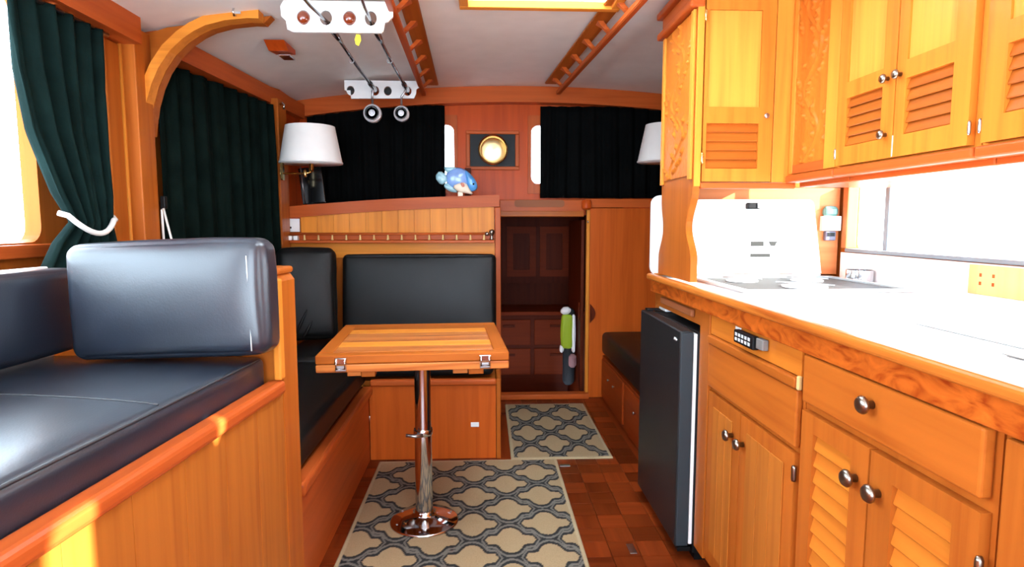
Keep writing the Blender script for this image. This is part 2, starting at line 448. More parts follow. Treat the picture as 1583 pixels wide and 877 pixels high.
# right wall with the galley window
WRX = 1.445
w = plate([(-1.4, 0.0), (4.1, 0.0), (4.1, 2.0), (-1.4, 2.0)], [rr(0.47, 2.40, 1.045, 1.62, 0.03), rr(-0.345, -0.225, 1.10, 1.725, 0.03), [(0.155 + 0.03 * math.cos(k * PI / 8), 1.685 + 0.045 * math.sin(k * PI / 8)) for k in range(16)]], fX(WRX), 0.0, 0.05)  # aft slot and porthole are added openings, shaping sun patches on the settee
struct(obj('wall_right', w, 'teak_z'), 'teak cabin side with the galley window')
win2 = struct(thing('window_2', 'long bright galley window above the counter', 'window', (WRX + .02, 1.36, 1.045))); del win2['category']
obj('pane', box(WRX + 0.034, WRX + 0.04, 0.46, 2.41, 1.035, 1.63), 'window_glass', win2)
obj('mullion', box(WRX + 0.012, WRX + 0.032, 2.165, 2.19, 1.047, 1.618, 0.003), 'frame_grey', win2)
obj('sill_rail', box(WRX - 0.012, WRX + 0.03, 0.48, 2.385, 1.036, 1.05, 0.003), 'frame_grey', win2)
obj('window_stile', box(WRX - 0.014, WRX + 0.03, 2.375, 2.41, 1.05, 1.30, 0.004), 'peach_z', win2)
obj('backsplash', box(WRX - 0.0155, WRX - 0.001, 0.0, 2.405, 0.907, 1.034, 0.002), 'white_gloss', win2)
# aft wall behind the camera: wide cockpit opening
w = plate([(-1.4, 0.0), (1.5, 0.0), (1.5, 2.0), (-1.4, 2.0)], [[(-1.15, 0.50), (1.15, 0.50), (1.15, 1.86), (-1.15, 1.86)]], fY(-1.35), -0.05, 0)
struct(obj('wall_aft', w, 'teak_z'), 'teak aft bulkhead with a wide cockpit window')
# forward wall with two small rounded windows
WF = 4.02
w = plate([(-1.2, 1.2), (1.5, 1.2), (1.5, 2.01), (-1.2, 2.01)], [rr(-0.58, -0.187, 1.40, 1.775, 0.045), rr(0.305, 0.70, 1.40, 1.775, 0.045)], fY(WF), 0, 0.05)
struct(obj('wall_forward', w, 'dark_z'), 'red teak windscreen bulkhead')
for nme, a, lab in (('window_3', (-0.58, -0.187), 'left small rounded windscreen window'), ('window_4', (0.305, 0.70), 'right small rounded windscreen window')):
    wn = struct(thing(nme, lab, 'window', (sum(a) / 2, WF, 1.40))); del wn['category']
    obj('pane', box(a[0] - .01, a[1] + .01, WF + .035, WF + .04, 1.39, 1.785), 'window_glass', wn)
    obj('window_frame', plate(rr(a[0] - 0.02, a[1] + 0.02, 1.34, 1.835, 0.005, 2), [rr(a[0] + 0.002, a[1] - 0.002, 1.402, 1.773, 0.045)], fY(WF), -0.014, -0.001), 'trim_z', wn)
# header beam under the headliner, cambered
def camber_beam(x0, x1, y0, y1, zb, drop, n=20):
    b = nb(); rows = []
    for i in range(n + 1):
        x = x0 + (x1 - x0) * i / n; zt = ceil_z(x) - 0.001
        rows.append([b.verts.new(p) for p in ((x, y0, zt - drop), (x, y1, zt - drop), (x, y1, zt), (x, y0, zt))])
    for A, B in zip(rows, rows[1:]):
        for k in range(4): b.faces.new((A[k], A[(k + 1) % 4], B[(k + 1) % 4], B[k]))
    b.faces.new(rows[0]); b.faces.new(rows[-1][::-1])
    return b
struct(obj('trim_1', camber_beam(-1.15, 1.43, 3.93, 4.015, None, 0.098), 'trim_x', smooth='auto'), 'cambered red teak header beam over the forward curtains')
# side beam over the dark curtain
def beam(p, q, dx, dz, mat, name, label):
    b = nb(); P, Q = Vector(p), Vector(q)
    A = [P, P + Vector((-dx, 0, 0)), P + Vector((-dx, 0, -dz)), P + Vector((0, 0, -dz))]; B = [Q, Q + Vector((-dx, 0, 0)), Q + Vector((-dx, 0, -dz)), Q + Vector((0, 0, -dz))]
    A = [b.verts.new(v) for v in A]; B = [b.verts.new(v) for v in B]
    b.faces.new(A); b.faces.new(B[::-1])
    for k in range(4): b.faces.new((A[k], B[k], B[(k + 1) % 4], A[(k + 1) % 4]))
    return struct(obj(name, b, mat), label)
beam((-1.215, 2.50, 1.885), (-1.10, 3.925, 1.875), 0.11, 0.085, 'trim_y', 'trim_2', 'red teak beam along the ceiling edge above the dark curtain')
beam((-1.235, 1.2, 1.895), (-1.235, 2.36, 1.895), 0.11, 0.10, 'trim_y', 'trim_3', 'red teak beam along the ceiling edge above the tied curtain')
# fluted post at the cabin side and the arched knee under the ceiling
post = struct(obj('trim_4', box(-1.358, -1.262, 2.36, 2.47, 0.0, 1.86, 0.004), 'teak_z'), 'fluted orange teak post beside the tied curtain')
for k in range(3):
    obj('flute_bead', tube([(-1.35 + 0.018 * k, 2.357, 0.02), (-1.35 + 0.018 * k, 2.357, 1.84)], 0.008, 8), 'panel_z', post, True)
obj('post_cheek', box(-1.357, -1.31, 2.262, 2.345, 0.0, 1.79, 0.004), 'teak_z', post)
arc = [(-1.281, 1.485), (-1.275, 1.53), (-1.262, 1.60), (-1.240, 1.667), (-1.211, 1.727), (-1.168, 1.787), (-1.118, 1.833), (-1.075, 1.862), (-1.031, 1.883), (-0.96, 1.902), (-0.878, 1.911), (-0.836, 1.910)]
knee_poly = arc + [(-0.80, 1.955), (-0.80, 1.935 + 0.0), ]
knee_poly = [(-1.318, 1.49)] + arc + [(-0.808, 1.938), (-1.0, ceil_z(-1.0) - .004), (-1.2, ceil_z(-1.2) - .004), (-1.318, 1.85)]
kn = thing('arched_knee', 'orange teak arched bracket curving from the post up to the ceiling', 'bracket', (-1.28, 2.44, 1.49))
kn['kind'] = 'structure'; kn.name = 'trim_5'; WC['trim_5'] = WC.pop('arched_knee'); del kn['category']
obj('knee_board', prism(knee_poly, fY(2.42), 0.055 - 0.0, 0.10), 'teak_x', kn)
bm_ = nb()
mold = [(x, z) for x, z in arc]
inner = []
for i, (x, z) in enumerate(mold):
    a = mold[max(i - 1, 0)]; c = mold[min(i + 1, len(mold) - 1)]
    t = Vector((c[0] - a[0], c[1] - a[1])).normalized(); inner.append((x - t.y * 0.034, z + t.x * 0.034))
obj('arch_molding', prism(mold + inner[::-1], fY(2.42), -0.002, 0.052), 'panel_x', kn)
obj('hook_plate', box(-0.925, -0.90, 2.417, 2.4185, 1.925, 1.950), 'chrome', kn)
tag(obj('ceiling_hook', tube([(-0.912, 2.405, 1.945), (-0.912, 2.385, 1.938), (-0.912, 2.375, 1.922), (-0.912, 2.383, 1.908), (-0.912, 2.397, 1.912)], 0.004, 8), 'chrome', smooth=True), 'tiny chrome hook on the right tip of the arched bracket', 'hook')

# ================================================================== BULKHEAD BEHIND THE DINETTE
BY = 3.60
bulk = struct(obj('wall_bulkhead', prism([(-1.145, 0.0), (0.062, 0.0), (0.062, 1.24), (-0.5, 1.208), (-1.145, 1.174)], fY(BY), 0.012, 0.035), 'teak_z'), 'low teak bulkhead behind the dinette')
npl = 12
def cap_z(x): return 1.242 + (x + 1.145) / 1.24 * 0.069 - 0.03 * (2 * (x + 0.52) / 1.24) ** 2 * 0 + 0.012 * math.sin(PI * (x + 1.145) / 1.24)
for i in range(npl):
    x0 = -1.05 + i * (1.11 / npl); x1 = x0 + 1.11 / npl - 0.0015
    z1a, z1b = cap_z(x0) - 0.066, cap_z(x1) - 0.066
    obj('plank', prism([(x0, 1.095), (x1, 1.095), (x1, z1b), (x0, z1a)], fY(BY), 0.0, 0.011), 'panel_z', bulk)
obj('upper_strip', box(-1.145, 0.062, BY - 0.001, BY + 0.011, 0.95, 1.035), 'panel_x', bulk)
capn = 24
cp = [(-1.148 + 1.238 * i / capn, cap_z(-1.148 + 1.238 * i / capn)) for i in range(capn + 1)]
struct(obj('trim_6', prism(cp + [(x, z - 0.066) for x, z in cp[::-1]], fY(BY), -0.016, 0.05), 'trim_x'), 'red teak cap curving along the top of the dinette bulkhead')
struct(obj('trim_7', box(0.064, 0.098, BY - 0.014, BY + 0.05, 0.0, cap_z(0.09) - 0.07, 0.004), 'trim_z'), 'red teak end post of the dinette bulkhead beside the companionway')
struct(obj('trim_8', box(-1.15, -1.105, 3.44, 3.58, 0.0, 1.82, 0.004), 'teak_z'), 'orange teak post at the forward end of the dark curtain')
# dash shelf behind the bulkhead cap
dash = nb()
prism([(-1.146, 1.17), (0.09, 1.235), (0.09, 1.255), (-1.146, 1.19)], fY(3.655), 0.0, 0.35, dash)
struct(obj('trim_9', dash, 'dark_x'), 'red teak dash shelf under the forward curtains')
# shelf with fiddle rail
fr = thing('fiddle_rail_shelf', 'narrow teak shelf with a turned-spindle fiddle rail above the dinette backrest', 'shelf', (-0.5, BY - 0.03, 1.03))
obj('shelf_board', box(-1.10, 0.060, BY - 0.062, BY - 0.003, 1.036, 1.052, 0.003), 'trim_x', fr)
obj('shelf_back', box(-1.10, 0.060, BY - 0.012, BY - 0.002, 1.054, 1.094, 0.002), 'trim_x', fr)
obj('top_rail', tube([(-1.10, BY - 0.045, 1.088), (0.04, BY - 0.045, 1.088)], 0.0065, 10), 'trim_x', fr, True)
sp = None
for i in range(14):
    x = -1.02 + i * 0.0785
    if sp is None: sp = obj('spindle', lathe([(0.0055, 0), (0.0085, 0.006), (0.004, 0.013), (0.0065, 0.018), (0.0035, 0.024), (0.006, 0.030)], (x, BY - 0.045, 1.0525), 2, 10), 'pale_wood', fr, True); z = WC[sp.name].z
    else: share(sp, 'spindle', (x, BY - 0.045, z), fr)
obj('end_finial', lathe([(0.008, 0), (0.014, 0.006), (0.008, 0.014), (0.010, 0.03), (0.017, 0.042), (0.014, 0.056), (0.004, 0.062)], (0.045, BY - 0.045, 1.0525), 2, 16), 'pewter', fr, True)
obj('rail_collar', lathe([(0.008, -0.012), (0.013, 0), (0.008, 0.012)], (0.018, BY - 0.045, 1.088), 0, 14), 'pewter', fr, True)
# white double socket at its left end
so = thing('wall_socket', 'white double socket plate at the left end of the fiddle rail shelf', 'socket', (-1.10, BY - 0.012, 1.1))
obj('plate', box(-1.13, -1.055, BY - 0.012, BY - 0.001, 1.10, 1.175, 0.002), 'white_gloss', so)
obj('switch', box(-1.126, -1.10, BY - 0.018, BY - 0.0125, 1.118, 1.13, 0.002), 'black', so)
tag(obj('plug', box(-1.115, -1.088, BY - 0.058, BY - 0.02, 1.0525, 1.078, 0.004), 'white_gloss'), 'left of two small white plugs lying on the fiddle rail shelf', 'plug', 'white plugs on the shelf')
tag(obj('plug', box(-1.08, -1.056, BY - 0.058, BY - 0.02, 1.0525, 1.078, 0.004), 'white_gloss'), 'right of two small white plugs lying on the fiddle rail shelf', 'plug', 'white plugs on the shelf')

# ================================================================== COMPANIONWAY
CY = 3.955
struct(obj('wall_companion', box(0.685, 1.43, CY, CY + 0.03, 0.0, 1.245), 'russet_z'), 'orange teak panel to the right of the companionway')
struct(obj('trim_10', box(0.645, 1.43, CY - 0.018, CY + 0.05, 1.248, 1.305, 0.004), 'trim_x'), 'red teak cap over the panel right of the companionway')
struct(obj('trim_11', box(0.662, 0.683, CY - 0.006, CY + 0.03, 0.0, 1.24, 0.003), 'panel_z'), 'orange teak door jamb right of the companionway')
hd = struct(obj('trim_12', box(0.10, 0.643, CY - 0.01, CY + 0.05, 1.19, 1.298, 0.004), 'trim_x'), 'red teak lintel over the companionway')
obj('carved_plaque', prism(rr(0.195, 0.515, 1.252, 1.296, 0.018), fY(CY - 0.01), -0.006, 0.0005), 'grip_brown', hd)
obj('lintel_batten', box(0.101, 0.642, CY - 0.018, CY - 0.0105, 1.192, 1.226, 0.003), 'teak_x', hd)
struct(obj('trim_13', lathe([(0.02, -0.0), (0.032, 0.01), (0.032, 0.05), (0.024, 0.062), (0.0, 0.062)], (0.655, CY - 0.03, 1.235), 2, 16), 'dark_z', smooth='auto'), 'dark rounded teak block at the lintel end')
struct(obj('trim_14', box(0.10, 0.684, CY - 0.05, CY + 0.03, 0.001, 0.035, 0.006), 'trim_x'), 'red teak door sill of the companionway')
tag(obj('finger_pull', prism([(0.690 + 0.035 * math.sin(PI * k / 10), 0.50 + 0.125 * k / 10) for k in range(11)], fY(CY), -0.014, -0.001), 'cabin_z'), 'dark half-round finger pull on the panel beside the companionway', 'handle')
tag(obj('door_hook', tube([(0.667, CY - 0.008, 1.165), (0.667, CY - 0.02, 1.16), (0.667, CY - 0.022, 1.15)], 0.004, 8), 'chrome', smooth=True), 'tiny chrome door hook in the top right corner of the companionway', 'hook')
# forward cabin below
struct(obj('wall_passage', box(0.072, 0.097, BY + 0.052, CY - 0.012, 0.0, 1.234), 'teak_z'), 'teak side of the short passage to the companionway')
struct(obj('floor_cabin', box(-0.4, 1.3, CY + 0.06, 6.0, -0.55, -0.5), 'cabin_y'), 'shade-tinted sole of the forward cabin')
struct(obj('wall_cabin_left', box(-0.12, -0.08, CY + 0.031, 6.0, -0.5, 1.5), 'cabin_z'), 'shade-tinted teak side of the forward cabin')
struct(obj('wall_cabin_right', box(0.86, 0.90, CY + 0.031, 6.0, -0.5, 1.5), 'cabin_z'), 'shade-tinted teak right side of the forward cabin')
struct(obj('ceiling_cabin', box(-0.4, 1.3, CY + 0.10, 6.0, 1.34, 1.38), 'cabin_x'), 'shade-tinted teak ceiling of the forward cabin')
fb = struct(obj('wall_cabin_forward', box(-0.4, 1.3, 5.5, 5.54, -0.5, 1.5), 'cabin_z'), 'shade-tinted teak end wall of the forward cabin')
cb = thing('cabin_locker', 'shade-tinted teak locker with two framed doors at the end of the forward cabin', 'cabinet', (0.5, 5.4, 0.5))
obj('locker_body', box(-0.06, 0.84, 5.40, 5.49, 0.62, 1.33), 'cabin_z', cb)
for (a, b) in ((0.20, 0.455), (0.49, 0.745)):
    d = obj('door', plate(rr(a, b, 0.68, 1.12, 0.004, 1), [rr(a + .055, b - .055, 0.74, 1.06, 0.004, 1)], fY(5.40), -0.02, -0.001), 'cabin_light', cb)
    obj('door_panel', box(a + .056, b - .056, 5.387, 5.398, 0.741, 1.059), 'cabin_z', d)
bt = thing('cabin_drawer_chest', 'shade-tinted teak berth front with drawers seen through the companionway', 'drawers', (0.4, 5.0, 0.0))
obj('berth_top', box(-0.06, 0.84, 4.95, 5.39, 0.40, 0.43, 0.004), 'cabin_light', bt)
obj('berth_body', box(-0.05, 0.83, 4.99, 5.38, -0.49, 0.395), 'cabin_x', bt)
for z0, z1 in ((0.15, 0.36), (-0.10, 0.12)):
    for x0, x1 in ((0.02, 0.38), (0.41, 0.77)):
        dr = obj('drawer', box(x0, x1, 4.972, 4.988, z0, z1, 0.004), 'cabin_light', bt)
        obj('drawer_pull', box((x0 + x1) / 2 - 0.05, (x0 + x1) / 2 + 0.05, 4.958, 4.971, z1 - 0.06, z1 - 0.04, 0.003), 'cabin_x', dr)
sd = thing('companion_steps', 'shade-tinted teak steps leading down into the forward cabin', 'steps', (0.35, 4.3, -0.5))
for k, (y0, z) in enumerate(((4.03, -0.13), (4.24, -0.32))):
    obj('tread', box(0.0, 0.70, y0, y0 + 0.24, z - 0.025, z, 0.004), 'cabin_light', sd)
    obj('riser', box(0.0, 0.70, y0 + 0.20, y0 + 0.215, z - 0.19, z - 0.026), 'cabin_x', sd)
dd = struct(obj('door_1', box(0.640, 0.662, 4.03, 4.62, -0.42, 1.17, 0.004), 'cabin_z'), 'shade-tinted teak companionway door folded open')
obj('door_latch', box(0.634, 0.6395, 4.06, 4.10, 0.5, 0.62, 0.002), 'cabin_light', dd)
# high-visibility jacket hanging on that door
jk = thing('hanging_jacket', 'lime green and black jacket with white reflective strips hanging in the companionway', 'jacket', (0.55, 4.2, 0.05))
def blob(c, s, n=6, wr=0.006):
    c = (c[0] + 0.035, c[1], c[2])
    return cushion(s, min(s) * 0.45, (0.004, 0.004, 0.004), n, Matrix.Translation(Vector(c)), wr)
obj('jacket_body', blob((0.555, 4.22, 0.29), (0.075, 0.09, 0.54)), 'jacket_black', jk, True)
obj('lime_panel', blob((0.533, 4.165, 0.405), (0.075, 0.03, 0.23)), 'lime', jk, True)
obj('reflective_strip', blob((0.580, 4.168, 0.39), (0.022, 0.03, 0.26)), 'reflective_white', jk, True)
obj('collar_strip', blob((0.525, 4.17, 0.55), (0.06, 0.05, 0.045)), 'reflective_white', jk, True)
obj('hem_strip', blob((0.500, 4.172, 0.285), (0.02, 0.03, 0.05)), 'reflective_white', jk, True)
obj('sleeve_cuff', blob((0.575, 4.165, 0.20), (0.045, 0.04, 0.09)), 'dusty_pink', jk, True)

# ================================================================== CURTAINS
def curtain_sheet(rows, nfold, amp, depth_dir, ncol=90, phase=0.0, th=0.004, jitter=0.35):
    """rows: (left point, right point, amp scale) from top to bottom; folds displaced along depth_dir"""
    bm = nb(); grid = []; dd_ = Vector(depth_dir)
    for ri, (a, b, s) in enumerate(rows):
        a, b = Vector(a), Vector(b); L = []
        for c in range(ncol + 1):
            t = c / ncol
            ph = 2 * PI * nfold * (t + 0.03 * math.sin(7.0 * t + ri * 0.05)) + phase
            off = amp * s * (math.sin(ph) + jitter * math.sin(2.3 * ph + 0.6 + 0.06 * ri))
            L.append(bm.verts.new(a.lerp(b, t) + dd_ * off))
        grid.append(L)
    fr_ = []
    for A, B in zip(grid, grid[1:]):
        for c in range(ncol): bm.faces.new((A[c], A[c + 1], B[c + 1], B[c]))
    return bm
def solid(o, th=0.004):
    m = o.modifiers.new('cloth_thickness', 'SOLIDIFY'); m.thickness = th; m.offset = 0
    return o
def interp_rows(keys, n):
    out = []
    for i in range(n + 1):
        t = i / n * (len(keys) - 1); k = min(int(t), len(keys) - 2); f = t - k; f = f * f * (3 - 2 * f) * 0.5 + f * 0.5
        A, B = keys[k], keys[k + 1]
        out.append(tuple(tuple(x + (y - x) * f for x, y in zip(A[j], B[j])) if j < 2 else A[j] + (B[j] - A[j]) * f for j in range(3)))
    return out
cx = -1.285
keys = [((cx, 1.775, 1.79), (cx, 2.195, 1.79), 0.8), ((cx, 1.79, 1.58), (cx, 2.18, 1.62), 1.0), ((cx, 1.828, 1.413), (cx, 2.174, 1.44), 1.1),
        ((cx + .01, 1.905, 1.24), (cx + .01, 2.165, 1.24), 1.0), ((cx + .02, 1.955, 1.155), (cx + .02, 2.150, 1.145), 0.7),
        ((cx + .02, 1.865, 1.09), (cx + .02, 2.17, 1.085), 0.9), ((cx + .04, 1.765, 1.01), (cx + .03, 2.17, 1.01), 1.1)]
cu = thing('tied_curtain', 'dark green curtain gathered with a white tie beside the bright left window', 'curtain', (cx, 2.0, 1.01))
o = solid(obj('fabric', curtain_sheet(interp_rows(keys, 40), 5.5, 0.022, (1, 0, 0)), 'curtain_green', cu, True))
tie = []
for k in range(15):
    t = k / 14; tie.append((cx + 0.075 - 0.03 * (2 * t - 1) ** 2 * 1.0, 1.905 + 0.235 * t, 1.172 - 0.05 * math.sin(PI * min(1, t * 1.15) ** 0.9) - 0.012 * t))
tie = [(cx + 0.02, 1.90, 1.18)] + tie + [(cx + 0.03, 2.15, 1.172)]
obj('tie_band', tube(tie, 0.0085, 10), 'rope_white', cu, True)
obj('curtain_rail', tube([(cx, 1.2, 1.79), (cx, 2.24, 1.79)], 0.007, 8), 'steel', cu, True)
# long dark curtain forward of the knee
A, B = (-1.285, 2.53), (-1.125, 3.385)
nx = Vector((0.98, -0.18, 0))
keys = [((A[0], A[1], 1.792), (B[0], B[1], 1.775), 0.7), ((A[0], A[1], 1.45), (B[0], B[1] + 0.01, 1.45), 1.0), ((A[0], A[1], 0.90), (B[0], B[1] + 0.03, 0.90), 1.2)]
o = solid(obj('side_curtain', curtain_sheet(interp_rows(keys, 14), 9, 0.017, nx, 140), 'curtain_dark', None, True))
tag(o, 'long dark green curtain drawn across the side window under the arched bracket', 'curtain')
o = thing('curtain_cord', 'thin white cord hanging in a V from a dark peg beside the long curtain', 'cord', (-1.255, 2.50, 1.05))
obj('peg', box(-1.262, -1.244, 2.478, 2.50, 1.205, 1.255, 0.003), 'black', o)
obj('cord', tube([(-1.252, 2.472, 1.02), (-1.253, 2.470, 1.20), (-1.247, 2.470, 1.207), (-1.225, 2.474, 1.09), (-1.212, 2.476, 1.02)], 0.0045, 8), 'rope_white', o, True)
# forward curtains
for x0, x1, zb, lab in ((-1.10, -0.245, 1.262, 'left black curtain drawn over the windscreen behind the cream lamp'), (0.362, 1.40, 1.31, 'right black curtain drawn over the windscreen beside the brass clock')):
    keys = [((x0, 3.965, 1.885), (x1, 3.965, 1.885), 0.6), ((x0, 3.965, 1.6), (x1, 3.965, 1.6), 1.0), ((x0, 3.965, zb), (x1, 3.965, zb), 1.2)]
    o = solid(obj('windscreen_curtain', curtain_sheet(interp_rows(keys, 10), 9 if x0 < 0 else 11, 0.013, (0, 1, 0), 130), 'curtain_black', None, True))
    tag(o, lab, 'curtain', 'black windscreen curtains')

# ================================================================== NEAR SETTEE (frame turned a little)
RZ = math.radians(-4.85)
NS = thing('raised_settee', 'raised orange teak settee base with rounded trim under sky-tinted black cushions', 'settee', (-0.545, 1.64, 0.0), RZ, local=True)
# local frame: x=0 front face, y=0 far end
obj('front_panel', box(-0.03, -0.004, -1.24, 0.0, 0.0, 0.695), 'teak_z', NS)
pw = 0.155
for k in range(8):
    obj('front_plank', box(-0.0035, 0.004, -pw * (k + 1) + 0.0006, -pw * k - 0.0006, 0.0, 0.694, 0.0008, seg=1), 'settee_z', NS)
obj('front_trim', box(-0.030, 0.018, -1.24, -0.006, 0.697, 0.735, 0.012, seg=3), 'trim_y', NS)
endp = [(-0.52, 0.0), (0.006, 0.0), (0.006, 0.995), (-0.006, 1.012), (-0.52, 1.012)]
obj('end_panel', prism(endp, lambda u, v, d: (u, d, v), 0.002, 0.10), 'teak_z', NS)
obj('end_cap', box(-0.52, 0.004, -0.001, 0.103, 1.013, 1.032, 0.008, seg=3), 'teak_x', NS)
obj('end_edge', box(-0.006, 0.014, -0.03, 0.0, 0.737, 1.005, 0.005), 'panel_z', NS)
obj('seat_deck', box(-0.67, -0.031, -1.24, 0.0, 0.66, 0.69), 'teak_y', NS)
obj('near_end_panel', box(-0.70, 0.003, -1.262, -1.242, 0.0, 0.74, 0.003), 'teak_z', NS)
def localize(o, th_rz=RZ, base=NS):
    """place an unparented object built in the settee frame"""
    M = Matrix.Translation(base.location) @ Matrix.Rotation(th_rz, 4, 'Z')
    o.matrix_world = M @ Matrix.Translation(o.location)
    return o
def nthing(name, label, cat, loc):
    M = Matrix.Translation(NS.location) @ Matrix.Rotation(RZ, 4, 'Z')
    t = thing(name, label, cat, M @ Vector(loc), RZ); WC[t.name] = Vector(loc)
    return t
sc = nthing('seat_cushion', 'long sky-tinted black leather seat cushion on the raised settee', 'cushion', (-0.33, -0.62, 0.692))
obj('upholstery', cushion((0.585, 1.22, 0.105), 0.02, (0, 0, 0.012), 10, Matrix.Translation((-0.326, -0.622, 0.746))), 'leather_sky_tint', sc, True)
obj('piping', tube([(-0.038, y / 20 * -1.17 - 0.04, 0.7955) for y in range(21)], 0.0028, 6), 'leather_seam', sc, True)
obj('cross_seam', tube([(-0.045 - 0.50 * k / 20, -0.46 + 0.04 * (k / 20), 0.7990 + 0.012 * max(0, (1 - ((0.281 - 0.50 * k / 20) / 0.2925) ** 2) * (1 - (0.16 / 0.61) ** 2)) ** 0.6) for k in range(21)], 0.0024, 6), 'leather_seam', sc, True)
ec = nthing('end_backrest_cushion', 'sky-tinted black leather back cushion leaning on the far end of the raised settee', 'cushion', (-0.28, -0.07, 0.81))
obj('upholstery', cushion((0.495, 0.10, 0.285), 0.030, (0.004, 0.018, 0.006), 10, Matrix.Translation((-0.222, -0.092, 0.962)) @ Matrix.Rotation(math.radians(-3), 4, 'X') @ Matrix.Rotation(math.radians(-2.2), 4, 'Y'), 0.002), 'leather_sky_tint', ec, True)
pts = [(-0.004 - 0.008 * k / 10, -0.1520 + 0.0085 * k / 10, 0.842 + 0.23 * k / 10) for k in range(11)]
obj('stitching', tube(pts, 0.0016, 6), 'button_grey', ec, True)
wc = nthing('side_backrest_cushion', 'sky-tinted black leather back cushion along the window side of the raised settee', 'cushion', (-0.595, -0.61, 0.81))
obj('upholstery', cushion((0.085, 1.21, 0.215), 0.025, (0.006, 0, 0.004), 10, Matrix.Translation((-0.565, -0.612, 0.925))), 'leather_sky_tint', wc, True)
obj('backing_board', box(-0.63, -0.616, -1.22, -0.005, 0.70, 1.035, 0.003), 'white_paint', wc)

# ================================================================== DINETTE
sb = thing('side_bench', 'low teak dinette bench along the left side', 'bench', (-0.56, 2.4, 0.0))
obj('front_panel', box(-0.585, -0.558, 1.80, 2.925, 0.0, 0.325), 'trim_y', sb)
obj('front_trim', box(-0.59, -0.538, 1.80, 2.918, 0.327, 0.372, 0.012, seg=3), 'trim_y', sb)
obj('bench_deck', box(-1.13, -0.592, 1.80, 3.0, 0.335, 0.36), 'teak_y', sb)
bb = thing('end_bench', 'low teak dinette bench across the bulkhead behind the table', 'bench', (-0.25, 3.0, 0.0))
obj('front_panel', box(-0.555, 0.055, 2.925, 2.95, 0.0, 0.365), 'russet_z', bb)
obj('front_trim', box(-0.552, 0.058, 2.912, 2.952, 0.367, 0.398, 0.010, seg=3), 'trim_x', bb)
obj('end_panel', box(0.057, 0.078, 2.915, 3.58, 0.0, 0.40, 0.003), 'teak_z', bb)
obj('bench_deck', box(-1.10, 0.055, 3.003, 3.58, 0.35, 0.375), 'teak_x', bb)
obj('latch', box(-0.068, -0.028, 2.918, 2.9245, 0.16, 0.183, 0.002), 'white_gloss', bb)
o = obj('side_seat_cushion', cushion((0.545, 1.10, 0.11), 0.028, (0, 0, 0.014), 10, Matrix.Translation((-0.845, 2.40, 0.430))), 'leather', None, True)
tag(o, 'black leather seat cushion on the side bench left of the table', 'cushion')
o = obj('end_seat_cushion', cushion((1.06, 0.50, 0.10), 0.028, (0, 0, 0.012), 10, Matrix.Translation((-0.485, 3.215, 0.452))), 'leather', None, True)
tag(o, 'black leather seat cushion on the bench behind the table', 'cushion')
ebc = thing('dinette_backrest', 'wide black leather backrest cushion behind the table', 'cushion', (-0.36, 3.45, 0.51))
obj('upholstery', cushion((0.86, 0.085, 0.465), 0.03, (0, 0.014, 0.004), 10, Matrix.Translation((-0.362, 3.475, 0.742)) @ Matrix.Rotation(math.radians(-7), 4, 'X')), 'leather', ebc, True)
obj('piping', tube([(-0.77 + 0.81 * k / 10, 3.463, 0.9665) for k in range(11)], 0.003, 6), 'leather_seam', ebc, True)
cc = thing('corner_cushion', 'creased black leather cushion leaning in the dinette corner', 'cushion', (-0.94, 3.30, 0.51))
obj('upholstery', cushion((0.30, 0.10, 0.48), 0.035, (0.005, 0.022, 0.008), 10, Matrix.Translation((-0.945, 3.315, 0.775)) @ Matrix.Rotation(math.radians(14), 4, 'Z') @ Matrix.Rotation(math.radians(-9), 4, 'X'), 0.006), 'leather', cc, True)
for k, (a, b) in enumerate((((-0.985, 0.56), (-0.925, 0.70)), ((-0.945, 0.55), (-0.90, 0.64)))):
    obj('crease', tube([(a[0] + (b[0] - a[0]) * t / 6, 3.205 + 0.004 * k + 0.025 * t / 6 * 0.9, a[1] + (b[1] - a[1]) * t / 6) for t in range(7)], [0.002 + 0.006 * math.sin(PI * t / 6) for t in range(7)], 8), 'leather', cc, True)

# pedestal table
TZ = 0.717; tr = math.radians(3.6); tc = Vector((-0.255, 2.335, 0))
tb = thing('pedestal_table', 'folded teak table on a chrome pedestal between the benches', 'table', (tc.x, tc.y, 0), tr, local=True)
hw, hd_ = 0.319, 0.312
obj('lower_leaf', box(-hw, hw, -hd_, hd_, TZ - 0.058, TZ - 0.031, 0.004), 'table_wood', tb)
nstr = 6
for k in range(nstr):
    y0 = -hd_ + 0.05 + k * (2 * hd_ - 0.10) / nstr; y1 = y0 + (2 * hd_ - 0.10) / nstr - 0.0008
    obj('top_plank', box(-hw + 0.05, hw - 0.05, y0, y1, TZ - 0.0295, TZ, 0.0008, seg=1), ['table_wood', 'panel_x', 'table_wood', 'table_wood', 'panel_x', 'teak_x'][k], tb)
obj('edge_band', box(-hw, hw, -hd_, -hd_ + 0.049, TZ - 0.0295, TZ, 0.004), 'teak_x', tb)
obj('edge_band', box(-hw, hw, hd_ - 0.050, hd_, TZ - 0.0295, TZ, 0.004), 'teak_x', tb)
obj('edge_band', box(-hw, -hw + 0.049, -hd_ + 0.05, hd_ - 0.051, TZ - 0.0295, TZ, 0.004), 'teak_y', tb)
obj('edge_band', box(hw - 0.049, hw, -hd_ + 0.05, hd_ - 0.051, TZ - 0.0295, TZ, 0.004), 'teak_y', tb)
